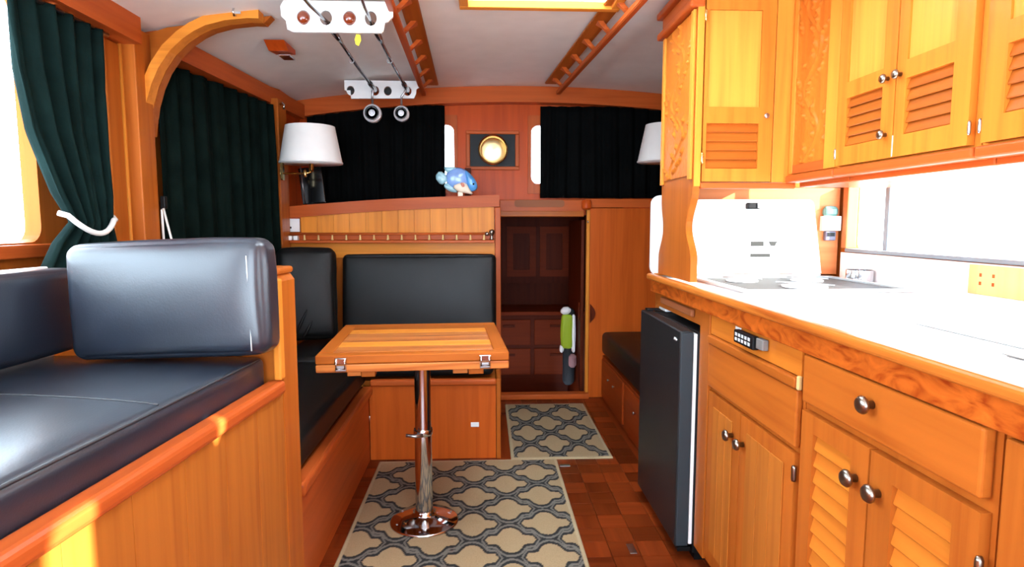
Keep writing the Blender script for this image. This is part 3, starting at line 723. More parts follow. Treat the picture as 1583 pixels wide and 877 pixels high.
for x in (-0.237, 0.238):
    cl = obj('clasp', box(x - 0.020, x + 0.020, -hd_ - 0.007, -hd_ - 0.0005, TZ - 0.030, TZ - 0.008, 0.003), 'chrome', tb)
    obj('clasp_loop', tube([(x - 0.014, -hd_ - 0.010, TZ - 0.012), (x - 0.014, -hd_ - 0.011, TZ - 0.044), (x + 0.014, -hd_ - 0.011, TZ - 0.044), (x + 0.014, -hd_ - 0.010, TZ - 0.012)], 0.003, 8), 'chrome', cl, True)
    obj('clasp_keeper', box(x - 0.018, x + 0.018, -hd_ - 0.006, -hd_ - 0.0005, TZ - 0.054, TZ - 0.034, 0.003), 'steel', cl)
for x0, x1 in ((-0.225, -0.13), (0.13, 0.235)):
    obj('cleat', box(x0, (x0 + x1) / 2 - .001, -hd_ + 0.045, hd_ - 0.045, TZ - 0.082, TZ - 0.059, 0.003), 'table_wood', tb)
    obj('cleat', box((x0 + x1) / 2 + .001, x1, -hd_ + 0.03, hd_ - 0.03, TZ - 0.082, TZ - 0.059, 0.003), 'teak_y', tb)
px_, py_ = 0.018, -0.06
obj('mount_plate', lathe([(0.10, 0), (0.10, 0.008)], (px_, py_, TZ - 0.0675), 2, 32), 'steel', tb, 'auto')
obj('pole', lathe([(0.0325, 0.03), (0.0325, 0.36), (0.0305, 0.3605), (0.0305, TZ - 0.068)], (px_, py_, 0), 2, 40), 'chrome', tb, 'auto')
obj('pole_collar', lathe([(0.0345, 0.352), (0.0365, 0.356), (0.0365, 0.372), (0.0345, 0.376)], (px_, py_, 0), 2, 40), 'chrome', tb, 'auto')
obj('clamp_lever', tube([(px_ + 0.0, py_ - 0.04, 0.362), (px_ - 0.03, py_ - 0.046, 0.362), (px_ - 0.062, py_ - 0.046, 0.366)], [0.008, 0.0065, 0.006], 10), 'steel', tb, True)
obj('base_flange', lathe([(0.131, 0.0), (0.131, 0.004), (0.126, 0.008), (0.085, 0.017), (0.05, 0.026), (0.036, 0.034), (0.034, 0.046)], (px_, py_, 0.0098), 2, 56), 'chrome', tb, True)
for k in range(6):
    a = 2 * PI * k / 6 + 0.4
    obj('flange_screw', lathe([(0.005, 0), (0.004, 0.002), (0, 0.0025)], (px_ + 0.11 * math.cos(a), py_ + 0.11 * math.sin(a), 0.0098 + 0.0115), 2, 10), 'steel', tb, True)

# ================================================================== RUGS
BEIGE = lin(166, 142, 106); BLK = lin(28, 31, 31); GRY = lin(112, 108, 100); EDGE = lin(178, 158, 122)
def sdq(dx, dy, a, b):
    """distance outside one trellis cell: round lobe smoothly joined to two tapering side arms"""
    x, y = abs(dx) * 0.278 / a, abs(dy) * 0.132 / b
    d1 = math.hypot(x, y) - 0.048
    d2 = max(x - 0.093 + y * 0.8, y - 0.0205 + x * 0.07)
    h = max(0.010 - abs(d1 - d2), 0.0) / 0.010
    return min(d1, d2) - h * h * 0.0025
def rug(name, x0, x1, y0, y1, a, b, ox, oy, label, skew=0.0, z0=0.0008):
    g = 0.0045; nx_ = int((x1 - x0) / g); ny_ = int((y1 - y0) / g)
    verts = []; cols = []
    for j in range(ny_ + 1):
        for i in range(nx_ + 1):
            x = x0 + (x1 - x0) * i / nx_; y = y0 + (y1 - y0) * j / ny_
            u, v = x - ox, y - oy
            ds = []
            for par in (0, 1):
                cu_ = (round(u / a - par * 0.5) + par * 0.5); cv_ = (round(v / b - par * 0.5) + par * 0.5)
                for du in (-1, 0, 1):
                    for dv in (-1, 0, 1):
                        if abs(du) + abs(dv) > 1: continue
                        ds.append(sdq(u - (cu_ + du) * a, v - (cv_ + dv) * b, a, b))
            t = min(ds)
            e = min(x - x0, x1 - x, y - y0, y1 - y)
            wob = 0.0008 * noise.noise(Vector((x * 90, y * 90, 0)))
            t += wob
            c = BEIGE if t < 0 else BLK if t < 0.0085 else GRY if t < 0.0158 else BLK
            if e < 0.016: c = EDGE
            edge_r = 0.004 if e < 1e-6 else 0.0
            verts.append((x + skew * (y - y0), y, z0 + 0.008 - edge_r)); cols.append(c)
    nv = len(verts); W_ = nx_ + 1
    faces = [(j * W_ + i, j * W_ + i + 1, (j + 1) * W_ + i + 1, (j + 1) * W_ + i) for j in range(ny_) for i in range(nx_)]
    # skirt and underside
    ring = [i for i in range(W_)] + [j * W_ + nx_ for j in range(1, ny_ + 1)] + [ny_ * W_ + i for i in range(nx_ - 1, -1, -1)] + [j * W_ for j in range(ny_ - 1, 0, -1)]
    low = {}
    for r_ in ring:
        low[r_] = len(verts); verts.append((verts[r_][0], verts[r_][1], z0)); cols.append(EDGE)
    for p, q in zip(ring, ring[1:] + ring[:1]): faces.append((q, p, low[p], low[q]))
    faces.append([low[r_] for r_ in ring][::-1])
    cx_, cy_ = (x0 + x1) / 2, (y0 + y1) / 2
    me = bpy.data.meshes.new(name); me.from_pydata([(x - cx_, y - cy_, z - z0) for x, y, z in verts], [], faces)
    ca = me.color_attributes.new('weave', 'FLOAT_COLOR', 'POINT')
    ca.data.foreach_set('color', [c for col in cols for c in col])
    me.materials.append(MATS['rug_weave'])
    o = bpy.data.objects.new(name, me); COL.objects.link(o); o.location = (cx_, cy_, z0)
    tag(o, label, 'rug')
rug('trellis_rug', -0.507, 0.349, 1.35, 2.883, 0.278, 0.240, -0.047, 2.72, 'large beige rug with black trellis pattern under the table pedestal')
rug('trellis_rug', 0.128, 0.628, 2.889, 3.79, 0.245, 0.325, 0.238, 3.58, 'small beige rug with black trellis pattern in front of the companionway')

# ================================================================== RIGHT BENCH
rb = thing('right_bench', 'low shade-darkened red teak bench with small pulls beyond the fridge', 'bench', (0.9, 3.3, 0.0))
obj('bench_box', box(0.775, 1.42, 2.56, 3.94, 0.0, 0.285), 'shaded_teak_y', rb)
for y0, y1 in ((3.30, 3.90), (2.62, 3.26)):
    d = obj('locker_door', box(0.762, 0.774, y0, y1, 0.03, 0.27, 0.004), 'shaded_teak_y', rb)
    for yy in (0.35, 0.6): knob('pull', (0.762, y0 + (y1 - y0) * yy, 0.19), Vector((-1, 0, 0)), d, 'steel', 0.008, 0.014)
o = obj('bench_cushion', cushion((0.64, 1.36, 0.145), 0.03, (0, 0, 0.01), 8, Matrix.Translation((1.085, 3.255, 0.372))), 'leather', None, True)
tag(o, 'black leather seat cushion on the low bench beyond the fridge', 'cushion')

# ================================================================== GALLEY BASE UNITS
CT = 0.935
FX = 0.716                                     # face frame plane
ctp = thing('galley_countertop', 'glossy white galley countertop with a teak nosing and burl fascia', 'countertop', (1.05, 1.1, 0.905))
obj('white_top', box(0.702, 1.428, -0.6, 2.50, 0.907, CT, 0.002), 'white_gloss', ctp)
obj('nosing', box(0.672, 0.701, -0.6, 2.515, 0.919, 0.943, 0.008, seg=3), 'nosing', ctp)
obj('end_nosing', box(0.702, 1.40, 2.501, 2.52, 0.903, 0.943, 0.006, seg=3), 'nosing', ctp)
obj('burl_fascia', box(0.690, 0.716, -0.6, 2.51, 0.870, 0.918, 0.003), 'burl', ctp)
def base_unit(name, label, y0, y1):
    t = thing(name, label, 'cabinet', (1.05, (y0 + y1) / 2, 0.0))
    obj('body', box(FX, 1.42, y0 + .001, y1 - .001, 0.06, 0.87), 'teak_z', t)
    obj('toe_kick', box(FX + 0.06, 1.40, y0 + .001, y1 - .001, 0.0, 0.059), 'dark_y', t)
    return t
def slat_mesh(u0, u1, v, dv, f3, lean=0.012):
    """one louvre slat: tilted blade between u0 and u1 at height v"""
    prof = [(0.0, v + dv * 0.52), (0.004, v + dv * 0.60), (-lean, v - dv * 0.48), (-lean + 0.004, v - dv * 0.56), ]
    prof = [(0.004, v + dv * 0.62), (0.0, v + dv * 0.62), (-lean - 0.001, v - dv * 0.40), (-lean + 0.001, v - dv * 0.48), (-lean + 0.005, v - dv * 0.42)]
    b = nb()
    A = [b.verts.new(f3(u0, z, d)) for d, z in prof]; B = [b.verts.new(f3(u1, z, d)) for d, z in prof]
    b.faces.new(A); b.faces.new(B[::-1])
    for k in range(len(prof)): b.faces.new((A[k], A[(k + 1) % len(prof)], B[(k + 1) % len(prof)], B[k]))
    return b
def louvre_door(name, parent, f3, u0, u1, v0, v1, lu0, lu1, lv0, lv1, nsl, pan=None, th=0.016, mats=('panel_z', 'panel_y')):
    """door board pierced by a louvre opening (and an upper panel recess); d<0 is towards the room"""
    holes = [[(lu0, lv0), (lu1, lv0), (lu1, lv1), (lu0, lv1)]]
    if pan: holes.append([(pan[0], pan[2]), (pan[1], pan[2]), (pan[1], pan[3]), (pan[0], pan[3])])
    d = obj(name, plate([(u0, v0), (u1, v0), (u1, v1), (u0, v1)], holes, f3, -th, -0.001), mats[0], parent)
    if pan: obj('door_panel', prism([(pan[0] + .0008, pan[2] + .0008), (pan[1] - .0008, pan[2] + .0008), (pan[1] - .0008, pan[3] - .0008), (pan[0] + .0008, pan[3] - .0008)], f3, -th + 0.0045, -0.002), 'inset_z', d)
    dv = (lv1 - lv0) / nsl; src = None
    g = lambda u, v, dd: f3(u, v, dd - 0.0055)
    for k in range(nsl):
        b = slat_mesh(lu0 + .0008, lu1 - .0008, lv0 + dv * (k + 0.5), dv, g, 0.0085)
        obj('slat', b, mats[1], d)
    return d
xneg = Vector((-1, 0, 0))
F3 = lambda u, v, d: (FX + d, u, v)
# fridge housing
u0 = thing('fridge_housing', 'teak fascia with a grey vent grip above the black fridge', 'cabinet', (1.05, 2.25, 0.0))
obj('top_fascia', box(FX, 0.745, 1.953, 2.512, 0.812, 0.870), 'teak_y', u0)
obj('vent_grip', box(0.700, FX - 0.001, 2.035, 2.40, 0.832, 0.858, 0.005), 'grip_brown', u0)
obj('end_panel', box(FX, 1.42, 2.505, 2.525, 0.0, 0.87), 'teak_z', u0)
obj('top_deck', box(0.746, 1.42, 1.953, 2.503, 0.845, 0.87), 'teak_y', u0)
# unit with drawer ledge and two plain doors
u1 = base_unit('sink_cabinet', 'teak cabinet with ledge, drawer front and two plain doors next to the fridge', 1.306, 1.952)
obj('face_stile', box(0.703, FX - .001, 1.868, 1.951, 0.065, 0.870, 0.002), 'teak_z', u1)
obj('upper_board', box(0.708, FX - .001, 1.318, 1.866, 0.806, 0.870, 0.001), 'slat_y', u1)
obj('ledge', box(0.694, FX - .001, 1.322, 1.864, 0.778, 0.804, 0.005, seg=3), 'teak_y', u1)
obj('ledge_end_cap', box(0.697, 0.7075, 1.3085, 1.3185, 0.778, 0.81, 0.003), 'pale_wood', u1)
obj('drawer_front', box(0.700, FX - .001, 1.318, 1.862, 0.643, 0.775, 0.004), 'teak_y', u1)
for k, (a, b, ky) in enumerate(((1.616, 1.852, 1.655), (1.318, 1.612, 1.582))):
    d = obj('door', plate([(a, 0.09), (b, 0.09), (b, 0.628), (a, 0.628)], [], F3, -0.014, -0.001), 'teak_z', u1)
    n = 3
    for q in range(n):
        y0 = a + 0.045 + q * (b - a - 0.09) / n
        obj('door_board', box(0.6985, 0.7015, y0 + .0008, y0 + (b - a - 0.09) / n - .0008, 0.13, 0.59, 0.001, seg=1), 'settee_z', d)
    knob('knob', (0.6985, ky, 0.553), xneg, d)
    hz = 0.565
    if k == 1: obj('hinge', lathe([(0.005, -0.018), (0.006, -0.014), (0.006, 0.014), (0.005, 0.018)], (0.699, a - 0.005, 0.585), 2, 10), 'pewter', d, True)
# unit with drawer and louvred doors
u2 = base_unit('louvre_cabinet', 'teak cabinet with one wide drawer above two louvred doors', 0.790, 1.304)
d = obj('drawer', box(0.694, FX - .001, 0.800, 1.286, 0.762, 0.866, 0.005, seg=3), 'teak_y', u2)
knob('knob', (0.694, 1.043, 0.826), xneg, d, r=0.017)
for a, b, la, lb, ky, hy in ((1.052, 1.288, 1.105, 1.240, 1.085, None), (0.800, 1.046, 0.850, 0.985, 1.018, 0.797)):
    d = louvre_door('door', u2, F3, a, b, 0.09, 0.742, la, lb, 0.16, 0.702, 15, None, 0.018, ('teak_z', 'slat_y'))
    knob('knob', (0.698, ky, 0.672), xneg, d, r=0.017)
    if hy: obj('hinge', lathe([(0.004, -0.02), (0.006, -0.014), (0.006, 0.014), (0.004, 0.02)], (0.699, hy, 0.66), 2, 10), 'pewter', d, True)
# plain unit at the frame's right edge
u3 = base_unit('plain_cabinet', 'plain teak panelled cabinet at the near end of the galley', -0.5, 0.788)
obj('face_panel', box(0.702, FX - .001, -0.48, 0.775, 0.08, 0.862, 0.004), 'teak_z', u3)
# black control unit stuck on the upper board
rc = thing('control_unit', 'small black control unit with grey buttons stuck under the counter edge', 'device', (0.70, 1.58, 0.822))
obj('case', box(0.683, 0.7005, 1.515, 1.635, 0.826, 0.861, 0.003), 'black', rc)
for q in range(5):
    for w_ in range(2):
        obj('button', box(0.6815, 0.6828, 1.530 + q * 0.020, 1.543 + q * 0.020, 0.833 + w_ * 0.013, 0.842 + w_ * 0.013, 0.0006, seg=1), 'button_grey', rc)
obj('holder', box(0.690, 0.7065, 1.475, 1.513, 0.832, 0.860, 0.003), 'grey_plastic', rc)
obj('tape', box(0.7045, 0.7068, 1.640, 1.675, 0.838, 0.862), 'white_gloss', rc)
# fridge
fg = thing('bar_fridge', 'black under-counter fridge with the door edge and white seal showing', 'fridge', (0.9, 2.2, 0.0))
obj('cabinet_shell', box(0.703, 1.20, 1.962, 2.488, 0.03, 0.792, 0.004), 'black', fg)
obj('plinth', box(0.715, 1.18, 1.975, 2.475, 0.0, 0.029), 'black', fg)
dr = obj('door', box(0.645, 0.690, 1.972, 2.482, 0.05, 0.795, 0.006, seg=3), 'fridge_black', fg)
obj('door_edge', box(0.648, 0.688, 1.9655, 1.9715, 0.055, 0.79, 0.002), 'fridge_edge', dr)
obj('seal', box(0.6905, 0.7025, 1.968, 2.478, 0.06, 0.785, 0.002), 'white_gloss', dr)
obj('top_hinge', box(0.66, 0.715, 2.44, 2.475, 0.796, 0.804, 0.002), 'black', fg)
obj('badge', tube([(0.644, 2.035, 0.757), (0.644, 2.028, 0.764), (0.644, 2.022, 0.757), (0.644, 2.016, 0.764), (0.644, 2.008, 0.757), (0.644, 2.003, 0.762)], 0.0018, 6), 'reflective_white', dr, True)
obj('bottom_hinge', box(0.655, 0.70, 1.972, 2.01, 0.032, 0.047, 0.002), 'black', fg)
tag(obj('white_tray', box(0.722, 0.90, 2.40, 2.49, 0.7965, 0.808, 0.003), 'white_gloss'), 'thin white tray edge on top of the black fridge', 'tray')

# stove
st = thing('galley_stove', 'recessed stove top with its white lid standing open', 'stove', (1.07, 2.1, CT))
obj('tray', plate(rr(0.795, 1.345, 1.835, 2.325, 0.02), [rr(0.812, 1.328, 1.852, 2.308, 0.015)], fZ(CT + 0.001), 0.0, 0.010), 'aluminium', st)
obj('hob_plate', box(0.813, 1.327, 1.853, 2.307, CT + 0.001, CT + 0.005), 'stove_grey', st)
for cx_, cy_, r_ in ((0.93, 2.17, 0.055), (1.17, 2.17, 0.055), (1.05, 1.96, 0.07)):
    bn = obj('burner', lathe([(r_, 0), (r_, 0.004), (r_ * 0.6, 0.009), (r_ * 0.55, 0.012), (0, 0.012)], (cx_, cy_, CT + 0.006), 2, 28), 'white_gloss', st, 'auto')
    for k in range(4):
        a = PI / 4 + k * PI / 2
        obj('pan_support', box(-0.002, 0.002, 0, r_ * 1.25, 0.0, 0.006) if False else tube([(cx_ + 0.3 * r_ * math.cos(a), cy_ + 0.3 * r_ * math.sin(a), CT + 0.019), (cx_ + 1.3 * r_ * math.cos(a), cy_ + 1.3 * r_ * math.sin(a), CT + 0.017)], 0.0022, 6), 'steel', bn)
lid_p = [(0.80, 0.955)] + [(0.80, 1.215)] + [(0.80 + 0.025 * (1 - math.cos(t * PI / 8)), 1.215 + 0.025 * math.sin(t * PI / 8)) for t in range(1, 5)] + [(1.255 + 0.022 * math.sin(t * PI / 8), 1.24 - 0.022 * (1 - math.cos(t * PI / 8))) for t in range(5)] + [(1.318, 0.955)]
lid = obj('lid', prism(lid_p, fY(2.340), 0.0, 0.022), 'white_gloss', st)
obj('lid_hinge_bar', box(0.81, 1.31, 2.326, 2.350, CT + 0.003, 0.953, 0.003), 'steel', st)
obj('lid_latch', box(1.005, 1.058, 2.322, 2.339, 1.203, 1.228, 0.005), 'black', lid)
obj('latch_tongue', box(1.045, 1.062, 2.318, 2.3215, 1.207, 1.226, 0.001), 'steel', lid)
obj('label_plate', box(1.033, 1.083, 2.3378, 2.3394, 1.061, 1.079), 'label_grey', lid)
obj('badge_plate', prism([(1.103, 1.079), (1.137, 1.079), (1.128, 1.062), (1.112, 1.062)], fY(2.3394), -0.0015, 0), 'label_grey', lid)
obj('rating_plate', box(1.033, 1.110, 2.3378, 2.3394, 1.019, 1.032), 'label_grey', lid)
tag(obj('steel_ring', lathe([(0.044, 0.0), (0.046, 0.0), (0.046, 0.042), (0.044, 0.042), (0.0435, 0.004)], (1.385, 2.20, CT + 0.001), 2, 36), 'chrome', smooth='auto'), 'short chrome cooker ring standing at the back corner of the counter', 'ring')
# white cover boards by the sink
tag(obj('sink_cover', box(0.92, 1.36, 0.30, 1.285, CT + 0.001, CT + 0.006, 0.002), 'white_gloss'), 'thin white sink cover lying on the white countertop', 'cover')
tag(obj('drain_grate', box(0.845, 0.90, 0.70, 0.952, CT + 0.001, CT + 0.003, 0.001), 'grey_plastic'), 'thin grey drain strip beside the sink cover at the frame edge', 'drain')
# pale wooden socket board on the backsplash
pb = thing('wooden_socket_board', 'pale wooden socket board on the white backsplash under the window', 'socket', (1.425, 1.55, 0.945))
obj('board', box(1.420, 1.430, 1.35, 1.735, 0.945, 1.030, 0.002), 'pale_wood', pb)
for y in (1.69, 1.645):
    for z in (0.978, 1.002):
        obj('socket_slot', box(1.4185, 1.4196, y - 0.004, y + 0.004, z - 0.005, z + 0.005, 0.0004, seg=1), 'trim_z', pb)

# ================================================================== HUTCH ON THE COUNTER
HY = 2.105
hu = thing('hanging_hutch', 'tall teak hutch with carved side, panelled louvre door and curved legs on the counter', 'cabinet', (0.9, 2.3, 0.945))
def curve(a, b, n=8): return [(a[0] + (b[0] - a[0]) * (0.5 - 0.5 * math.cos(PI * k / n)), a[1] + (b[1] - a[1]) * k / n) for k in range(n + 1)]
near = [(HY, 1.88), (HY, 1.275)] + curve((HY + 0.002, 1.265), (HY + 0.062, 1.14))[0:] + curve((HY + 0.062, 1.135), (HY + 0.0, 1.02)) + [(HY, 0.944)]
far = [(2.50, 0.944), (2.50, 1.0)] + curve((2.50, 1.01), (2.445, 1.12)) + curve((2.445, 1.13), (2.475, 1.24)) + [(2.475, 1.88)]
SXp = 0.712
obj('side_panel', prism(near + far, fX(SXp), 0.006, 0.030), 'teak_z', hu)
obj('case', box(SXp + 0.031, 1.04, HY + 0.012, 2.42, 1.29, 1.93), 'teak_z', hu)
obj('face_stile', box(0.990, 1.064, HY - 0.004, HY + 0.011, 1.29, 1.95, 0.002), 'panel_z', hu)
obj('corner_stile', box(SXp + 0.007, SXp + 0.03, HY - 0.006, HY - 0.0005, 1.275, 1.93, 0.002), 'panel_z', hu)
obj('bottom_rail', box(SXp + 0.031, 1.075, HY - 0.010, HY + 0.02, 1.268, 1.288, 0.004), 'trim_x', hu)
obj('upper_back', box(1.066, 1.428, 2.425, 2.45, 1.292, 1.94), 'teak_z', hu)
obj('back_board', box(SXp + 0.031, 1.428, 2.425, 2.45, 0.944, 1.29), 'peach_x', hu)
FH = lambda u, v, d: (u, HY + 0.011 + d, v)
d = louvre_door('door', hu, FH, SXp + 0.034, 0.986, 1.292, 1.925, 0.757, 0.938, 1.336, 1.488, 5, (0.757, 0.938, 1.542, 1.86), 0.018, ('frame_z', 'teak_x'))
for z in (1.37, 1.84): obj('hinge', lathe([(0.003, -0.02), (0.005, -0.014), (0.005, 0.014), (0.003, 0.02)], (SXp + 0.032, HY - 0.010, z), 2, 10), 'brass', d, True)
knob('lock', (0.962, HY - 0.007, 1.513), Vector((0, -1, 0)), d, 'steel', 0.009, 0.010)
def carved(f3, u0, u1, v0, v1, seed):
    """carved vine relief: a grid displaced by leaves along a winding stem"""
    rnd = random.Random(seed); leaves = []
    w_, h_ = u1 - u0, v1 - v0; uc = (u0 + u1) / 2
    nleaf = 30
    for k in range(nleaf):
        v = v0 + h_ * (k + 0.5) / nleaf
        stem = uc + 0.24 * w_ * math.sin(4.2 * PI * (v - v0) / h_ + seed)
        s = -1 if k % 2 else 1
        leaves.append((stem + s * w_ * rnd.uniform(0.08, 0.32), v + rnd.uniform(-.01, .01), rnd.uniform(0.018, 0.034), rnd.uniform(0.006, 0.011), s * rnd.uniform(0.3, 1.3)))
    nu, nv = 40, 120; b = nb(); G = []
    for j in range(nv + 1):
        row = []
        for i in range(nu + 1):
            u = u0 + w_ * i / nu; v = v0 + h_ * j / nv; hgt = 0.0
            stem = uc + 0.24 * w_ * math.sin(4.2 * PI * (v - v0) / h_ + seed)
            hgt = max(hgt, 0.006 * math.exp(-((u - stem) / 0.006) ** 2))
            for lu, lv, a, bb_, ang in leaves:
                if abs(v - lv) > 0.05: continue
                du, dv = u - lu, v - lv; ca, sa = math.cos(ang), math.sin(ang)
                p, q = du * ca + dv * sa, -du * sa + dv * ca
                rr_ = (p / a) ** 2 + (q / bb_) ** 2
                if rr_ < 1: hgt = max(hgt, 0.010 * math.sqrt(1 - rr_) * (0.75 + 0.35 * math.cos(p * 300)) - 0.002 * math.exp(-(q / 0.0015) ** 2))
            e = min(u - u0, u1 - u, v - v0, v1 - v)
            if e < 0.004: hgt = 0
            hgt += 0.0012 * noise.noise(Vector((u * 120, v * 120, seed)))
            row.append(b.verts.new(f3(u, v, -max(hgt, -0.001))))
        G.append(row)
    for A, B in zip(G, G[1:]):
        for i in range(nu): b.faces.new((A[i], A[i + 1], B[i + 1], B[i]))
    # closed back
    lowr = [b.verts.new(f3(u, v, 0.004)) for u, v in ((u0, v0), (u1, v0), (u1, v1), (u0, v1))]
    b.faces.new(lowr)
    return b
obj('carved_panel', carved(lambda u, v, d: (SXp + 0.002 + d, u, v), 2.145, 2.44, 1.315, 1.865, 1.0), 'carved', hu, True)
obj('side_rail', box(SXp - 0.004, SXp + 0.0055, 2.112, 2.140, 1.30, 1.866, 0.002), 'panel_z', hu)
obj('side_rail', box(SXp - 0.004, SXp + 0.0055, 2.445, 2.472, 1.30, 1.866, 0.002), 'panel_z', hu)
obj('cornice', box(SXp - 0.022, SXp + 0.03, 2.095, 2.50, 1.868, 1.895, 0.008, seg=3), 'trim_y', hu)
obj('frieze', box(SXp - 0.004, SXp + 0.03, 2.10, 2.48, 1.896, 1.945), 'trim_y', hu)
obj('crown', box(SXp - 0.024, SXp + 0.03, 2.095, 2.50, 1.946, 1.972, 0.006), 'trim_y', hu)
obj('front_cornice', box(SXp + 0.031, 1.04, HY - 0.02, HY + 0.011, 1.935, 1.965, 0.006), 'trim_x', hu)
# gadget on the back board
gd = thing('wall_gadget', 'small white box with a pale green dome on the wood beside the stove lid', 'gadget', (1.385, 2.42, 1.08))
obj('box_case', box(1.348, 1.425, 2.400, 2.4245, 1.119, 1.178, 0.003), 'white_gloss', gd)
obj('dome', cushion((0.056, 0.02, 0.034), 0.009, (0.003, 0.003, 0.006), 6, Matrix.Translation((1.384, 2.4135, 1.1955))), 'sage_dome', gd, True)
obj('lower_sensor', box(1.365, 1.408, 2.405, 2.4245, 1.080, 1.117, 0.004), 'mesh_mauve', gd)
obj('display', box(1.372, 1.402, 2.4030, 2.4048, 1.097, 1.112), 'black', gd)
# white board beyond the hutch leg
tag(obj('white_board', prism(rr(0.952, 1.30, 2.522, 2.545, 0.005) and rr(0.700, 1.0, 0.93, 1.265, 0.035), fY(2.56), 0.0, 0.012), 'white_gloss'), 'white rounded board standing behind the curved hutch leg', 'board')

# ================================================================== UPPER CABINETS ALONG THE RIGHT SIDE
UX = 1.052
FU = lambda u, v, d: (UX + d, u, v)
def upper_unit(name, label, y0, y1):
    t = thing(name, label, 'cabinet', (1.25, (y0 + y1) / 2, 1.27))
    obj('case', box(UX, 1.43, y0 + .001, y1 - .001, 1.312, 1.945), 'panel_z', t)
    obj('bottom_molding', box(UX - 0.020, UX + 0.03, y0 + .001, y1 - .001, 1.286, 1.311, 0.006, seg=3), 'trim_y', t)
    obj('under_batten', box(UX + 0.032, 1.428, y0 + .001, y1 - .001, 1.272, 1.300, 0.003), 'trim_y', t)
    return t
ua = upper_unit('carved_end_cabinet', 'narrow upper cabinet with a floral carved panel next to the hutch', 1.80, 2.09)
cpn = obj('carved_panel', carved(lambda u, v, d: (UX - 0.004 + d, u, v), 1.872, 2.062, 1.345, 1.90, 2.3), 'carved', ua, True)
obj('panel_stile', box(UX - 0.010, UX - .001, 1.808, 1.870, 1.315, 1.94, 0.002), 'panel_z', ua)
obj('panel_stile', box(UX - 0.010, UX - .001, 2.064, 2.086, 1.315, 1.94, 0.002), 'panel_z', ua)
obj('panel_rail', box(UX - 0.009, UX - .001, 1.872, 2.062, 1.315, 1.344, 0.001), 'trim_y', ua)
ub = upper_unit('double_upper_cabinet', 'upper galley cabinet with a pair of panelled louvre doors', 1.275, 1.798)
for a, b, p0, p1, kn_, hg in ((1.540, 1.790, 1.590, 1.748, ((1.568, 1.517), (1.566, 1.376)), 1.793), (1.294, 1.536, 1.346, 1.500, ((1.520, 1.517),), 1.290)):
    d = louvre_door('door', ub, FU, a, b, 1.316, 1.93, p0, p1, 1.368, 1.503, 5, (p0, p1, 1.548, 1.88), 0.018, ('frame_z', 'teak_y'))
    for ky, kz in kn_: knob('knob', (UX - 0.018, ky, kz), xneg, d, 'pewter', 0.012, 0.022)
    obj('hinge', lathe([(0.002, -0.015), (0.0035, -0.010), (0.0035, 0.010), (0.002, 0.015)], (UX - 0.018, hg, 1.352), 2, 10), 'steel', d, True)
obj('strike_strip', box(UX - 0.0185, UX - 0.0005, 1.5365, 1.5395, 1.318, 1.37), 'white_gloss', ub)
uc = upper_unit('near_upper_cabinet', 'upper galley cabinet with a louvre door cut off by the right frame edge', 0.42, 1.273)
for a, b, p0, p1, hg in ((0.97, 1.258, 1.02, 1.205, 1.262), (0.665, 0.962, 0.71, 0.912, 0.660)):
    d = louvre_door('door', uc, FU, a, b, 1.316, 1.93, p0, p1, 1.368, 1.503, 5, (p0, p1, 1.548, 1.88), 0.018, ('frame_z', 'teak_y'))
    obj('hinge', lathe([(0.002, -0.015), (0.0035, -0.010), (0.0035, 0.010), (0.002, 0.015)], (UX - 0.018, hg, 1.352), 2, 10), 'steel', d, True)

# ================================================================== CEILING FITTINGS
def grab_rail(label, bx0, by0, bx1, by1, off, ns):
    """backing strip on the headliner with scalloped standoffs and an outboard rail"""
    t = thing('ceiling_grab_rail', label, 'grab rail', ((bx0 + bx1) / 2, (by0 + by1) / 2, 1.92), group='ceiling grab rails')
    P = lambda s, dx=0, dz=0: Vector((bx0 + (bx1 - bx0) * s + dx, by0 + (by1 - by0) * s, ceil_z(bx0 + (bx1 - bx0) * s) - 0.002 + dz))
    def bar(w, h, dx, dz, mat, nm, lean=0):
        b = nb(); A = []; B = []
        for s, L in ((0, A), (1, B)):
            for ddx, ddz in ((-w, 0), (w, 0), (w + lean, -h), (-w + lean, -h)): L.append(b.verts.new(P(s, dx + ddx, dz + ddz)))
        b.faces.new(A); b.faces.new(B[::-1])
        for k in range(4): b.faces.new((A[k], A[(k + 1) % 4], B[(k + 1) % 4], B[k]))
        bmesh.ops.bevel(b, geom=b.edges[:], offset=0.003, segments=2, affect='EDGES')
        obj(nm, b, mat, t)
    bar(0.036, 0.012, 0, -0.002, 'teak_y', 'backing_strip')
    bar(0.013, 0.024, off * 1.15, -0.052, 'trim_y', 'hand_rail')
    for k in range(ns):
        s = (k + 0.5) / ns
        prof = [(-0.028, 0), (0.028, 0), (0.012, -0.018), (0.008, -0.028), (0.014, -0.040), (-0.014, -0.040), (-0.008, -0.028), (-0.012, -0.018)]
        b = nb(); c = P(s, 0, -0.014)
        A = [b.verts.new((c.x - 0.012 + off * 1.15 * (-z / 0.04), c.y + y, c.z + z)) for y, z in prof]; B = [b.verts.new((c.x + 0.012 + off * 1.15 * (-z / 0.04), c.y + y, c.z + z)) for y, z in prof]
        b.faces.new(A); b.faces.new(B[::-1])
        for q in range(8): b.faces.new((A[q], A[(q + 1) % 8], B[(q + 1) % 8], B[q]))
        obj('standoff', b, 'trim_z', t)
grab_rail('left teak grab rail on the headliner beside the fishing rods', -0.265, 1.75, -0.305, 3.80, -0.045, 8)
grab_rail('right teak grab rail on the headliner slanting towards the windscreen', 0.548, 1.75, 0.408, 3.80, 0.040, 8)
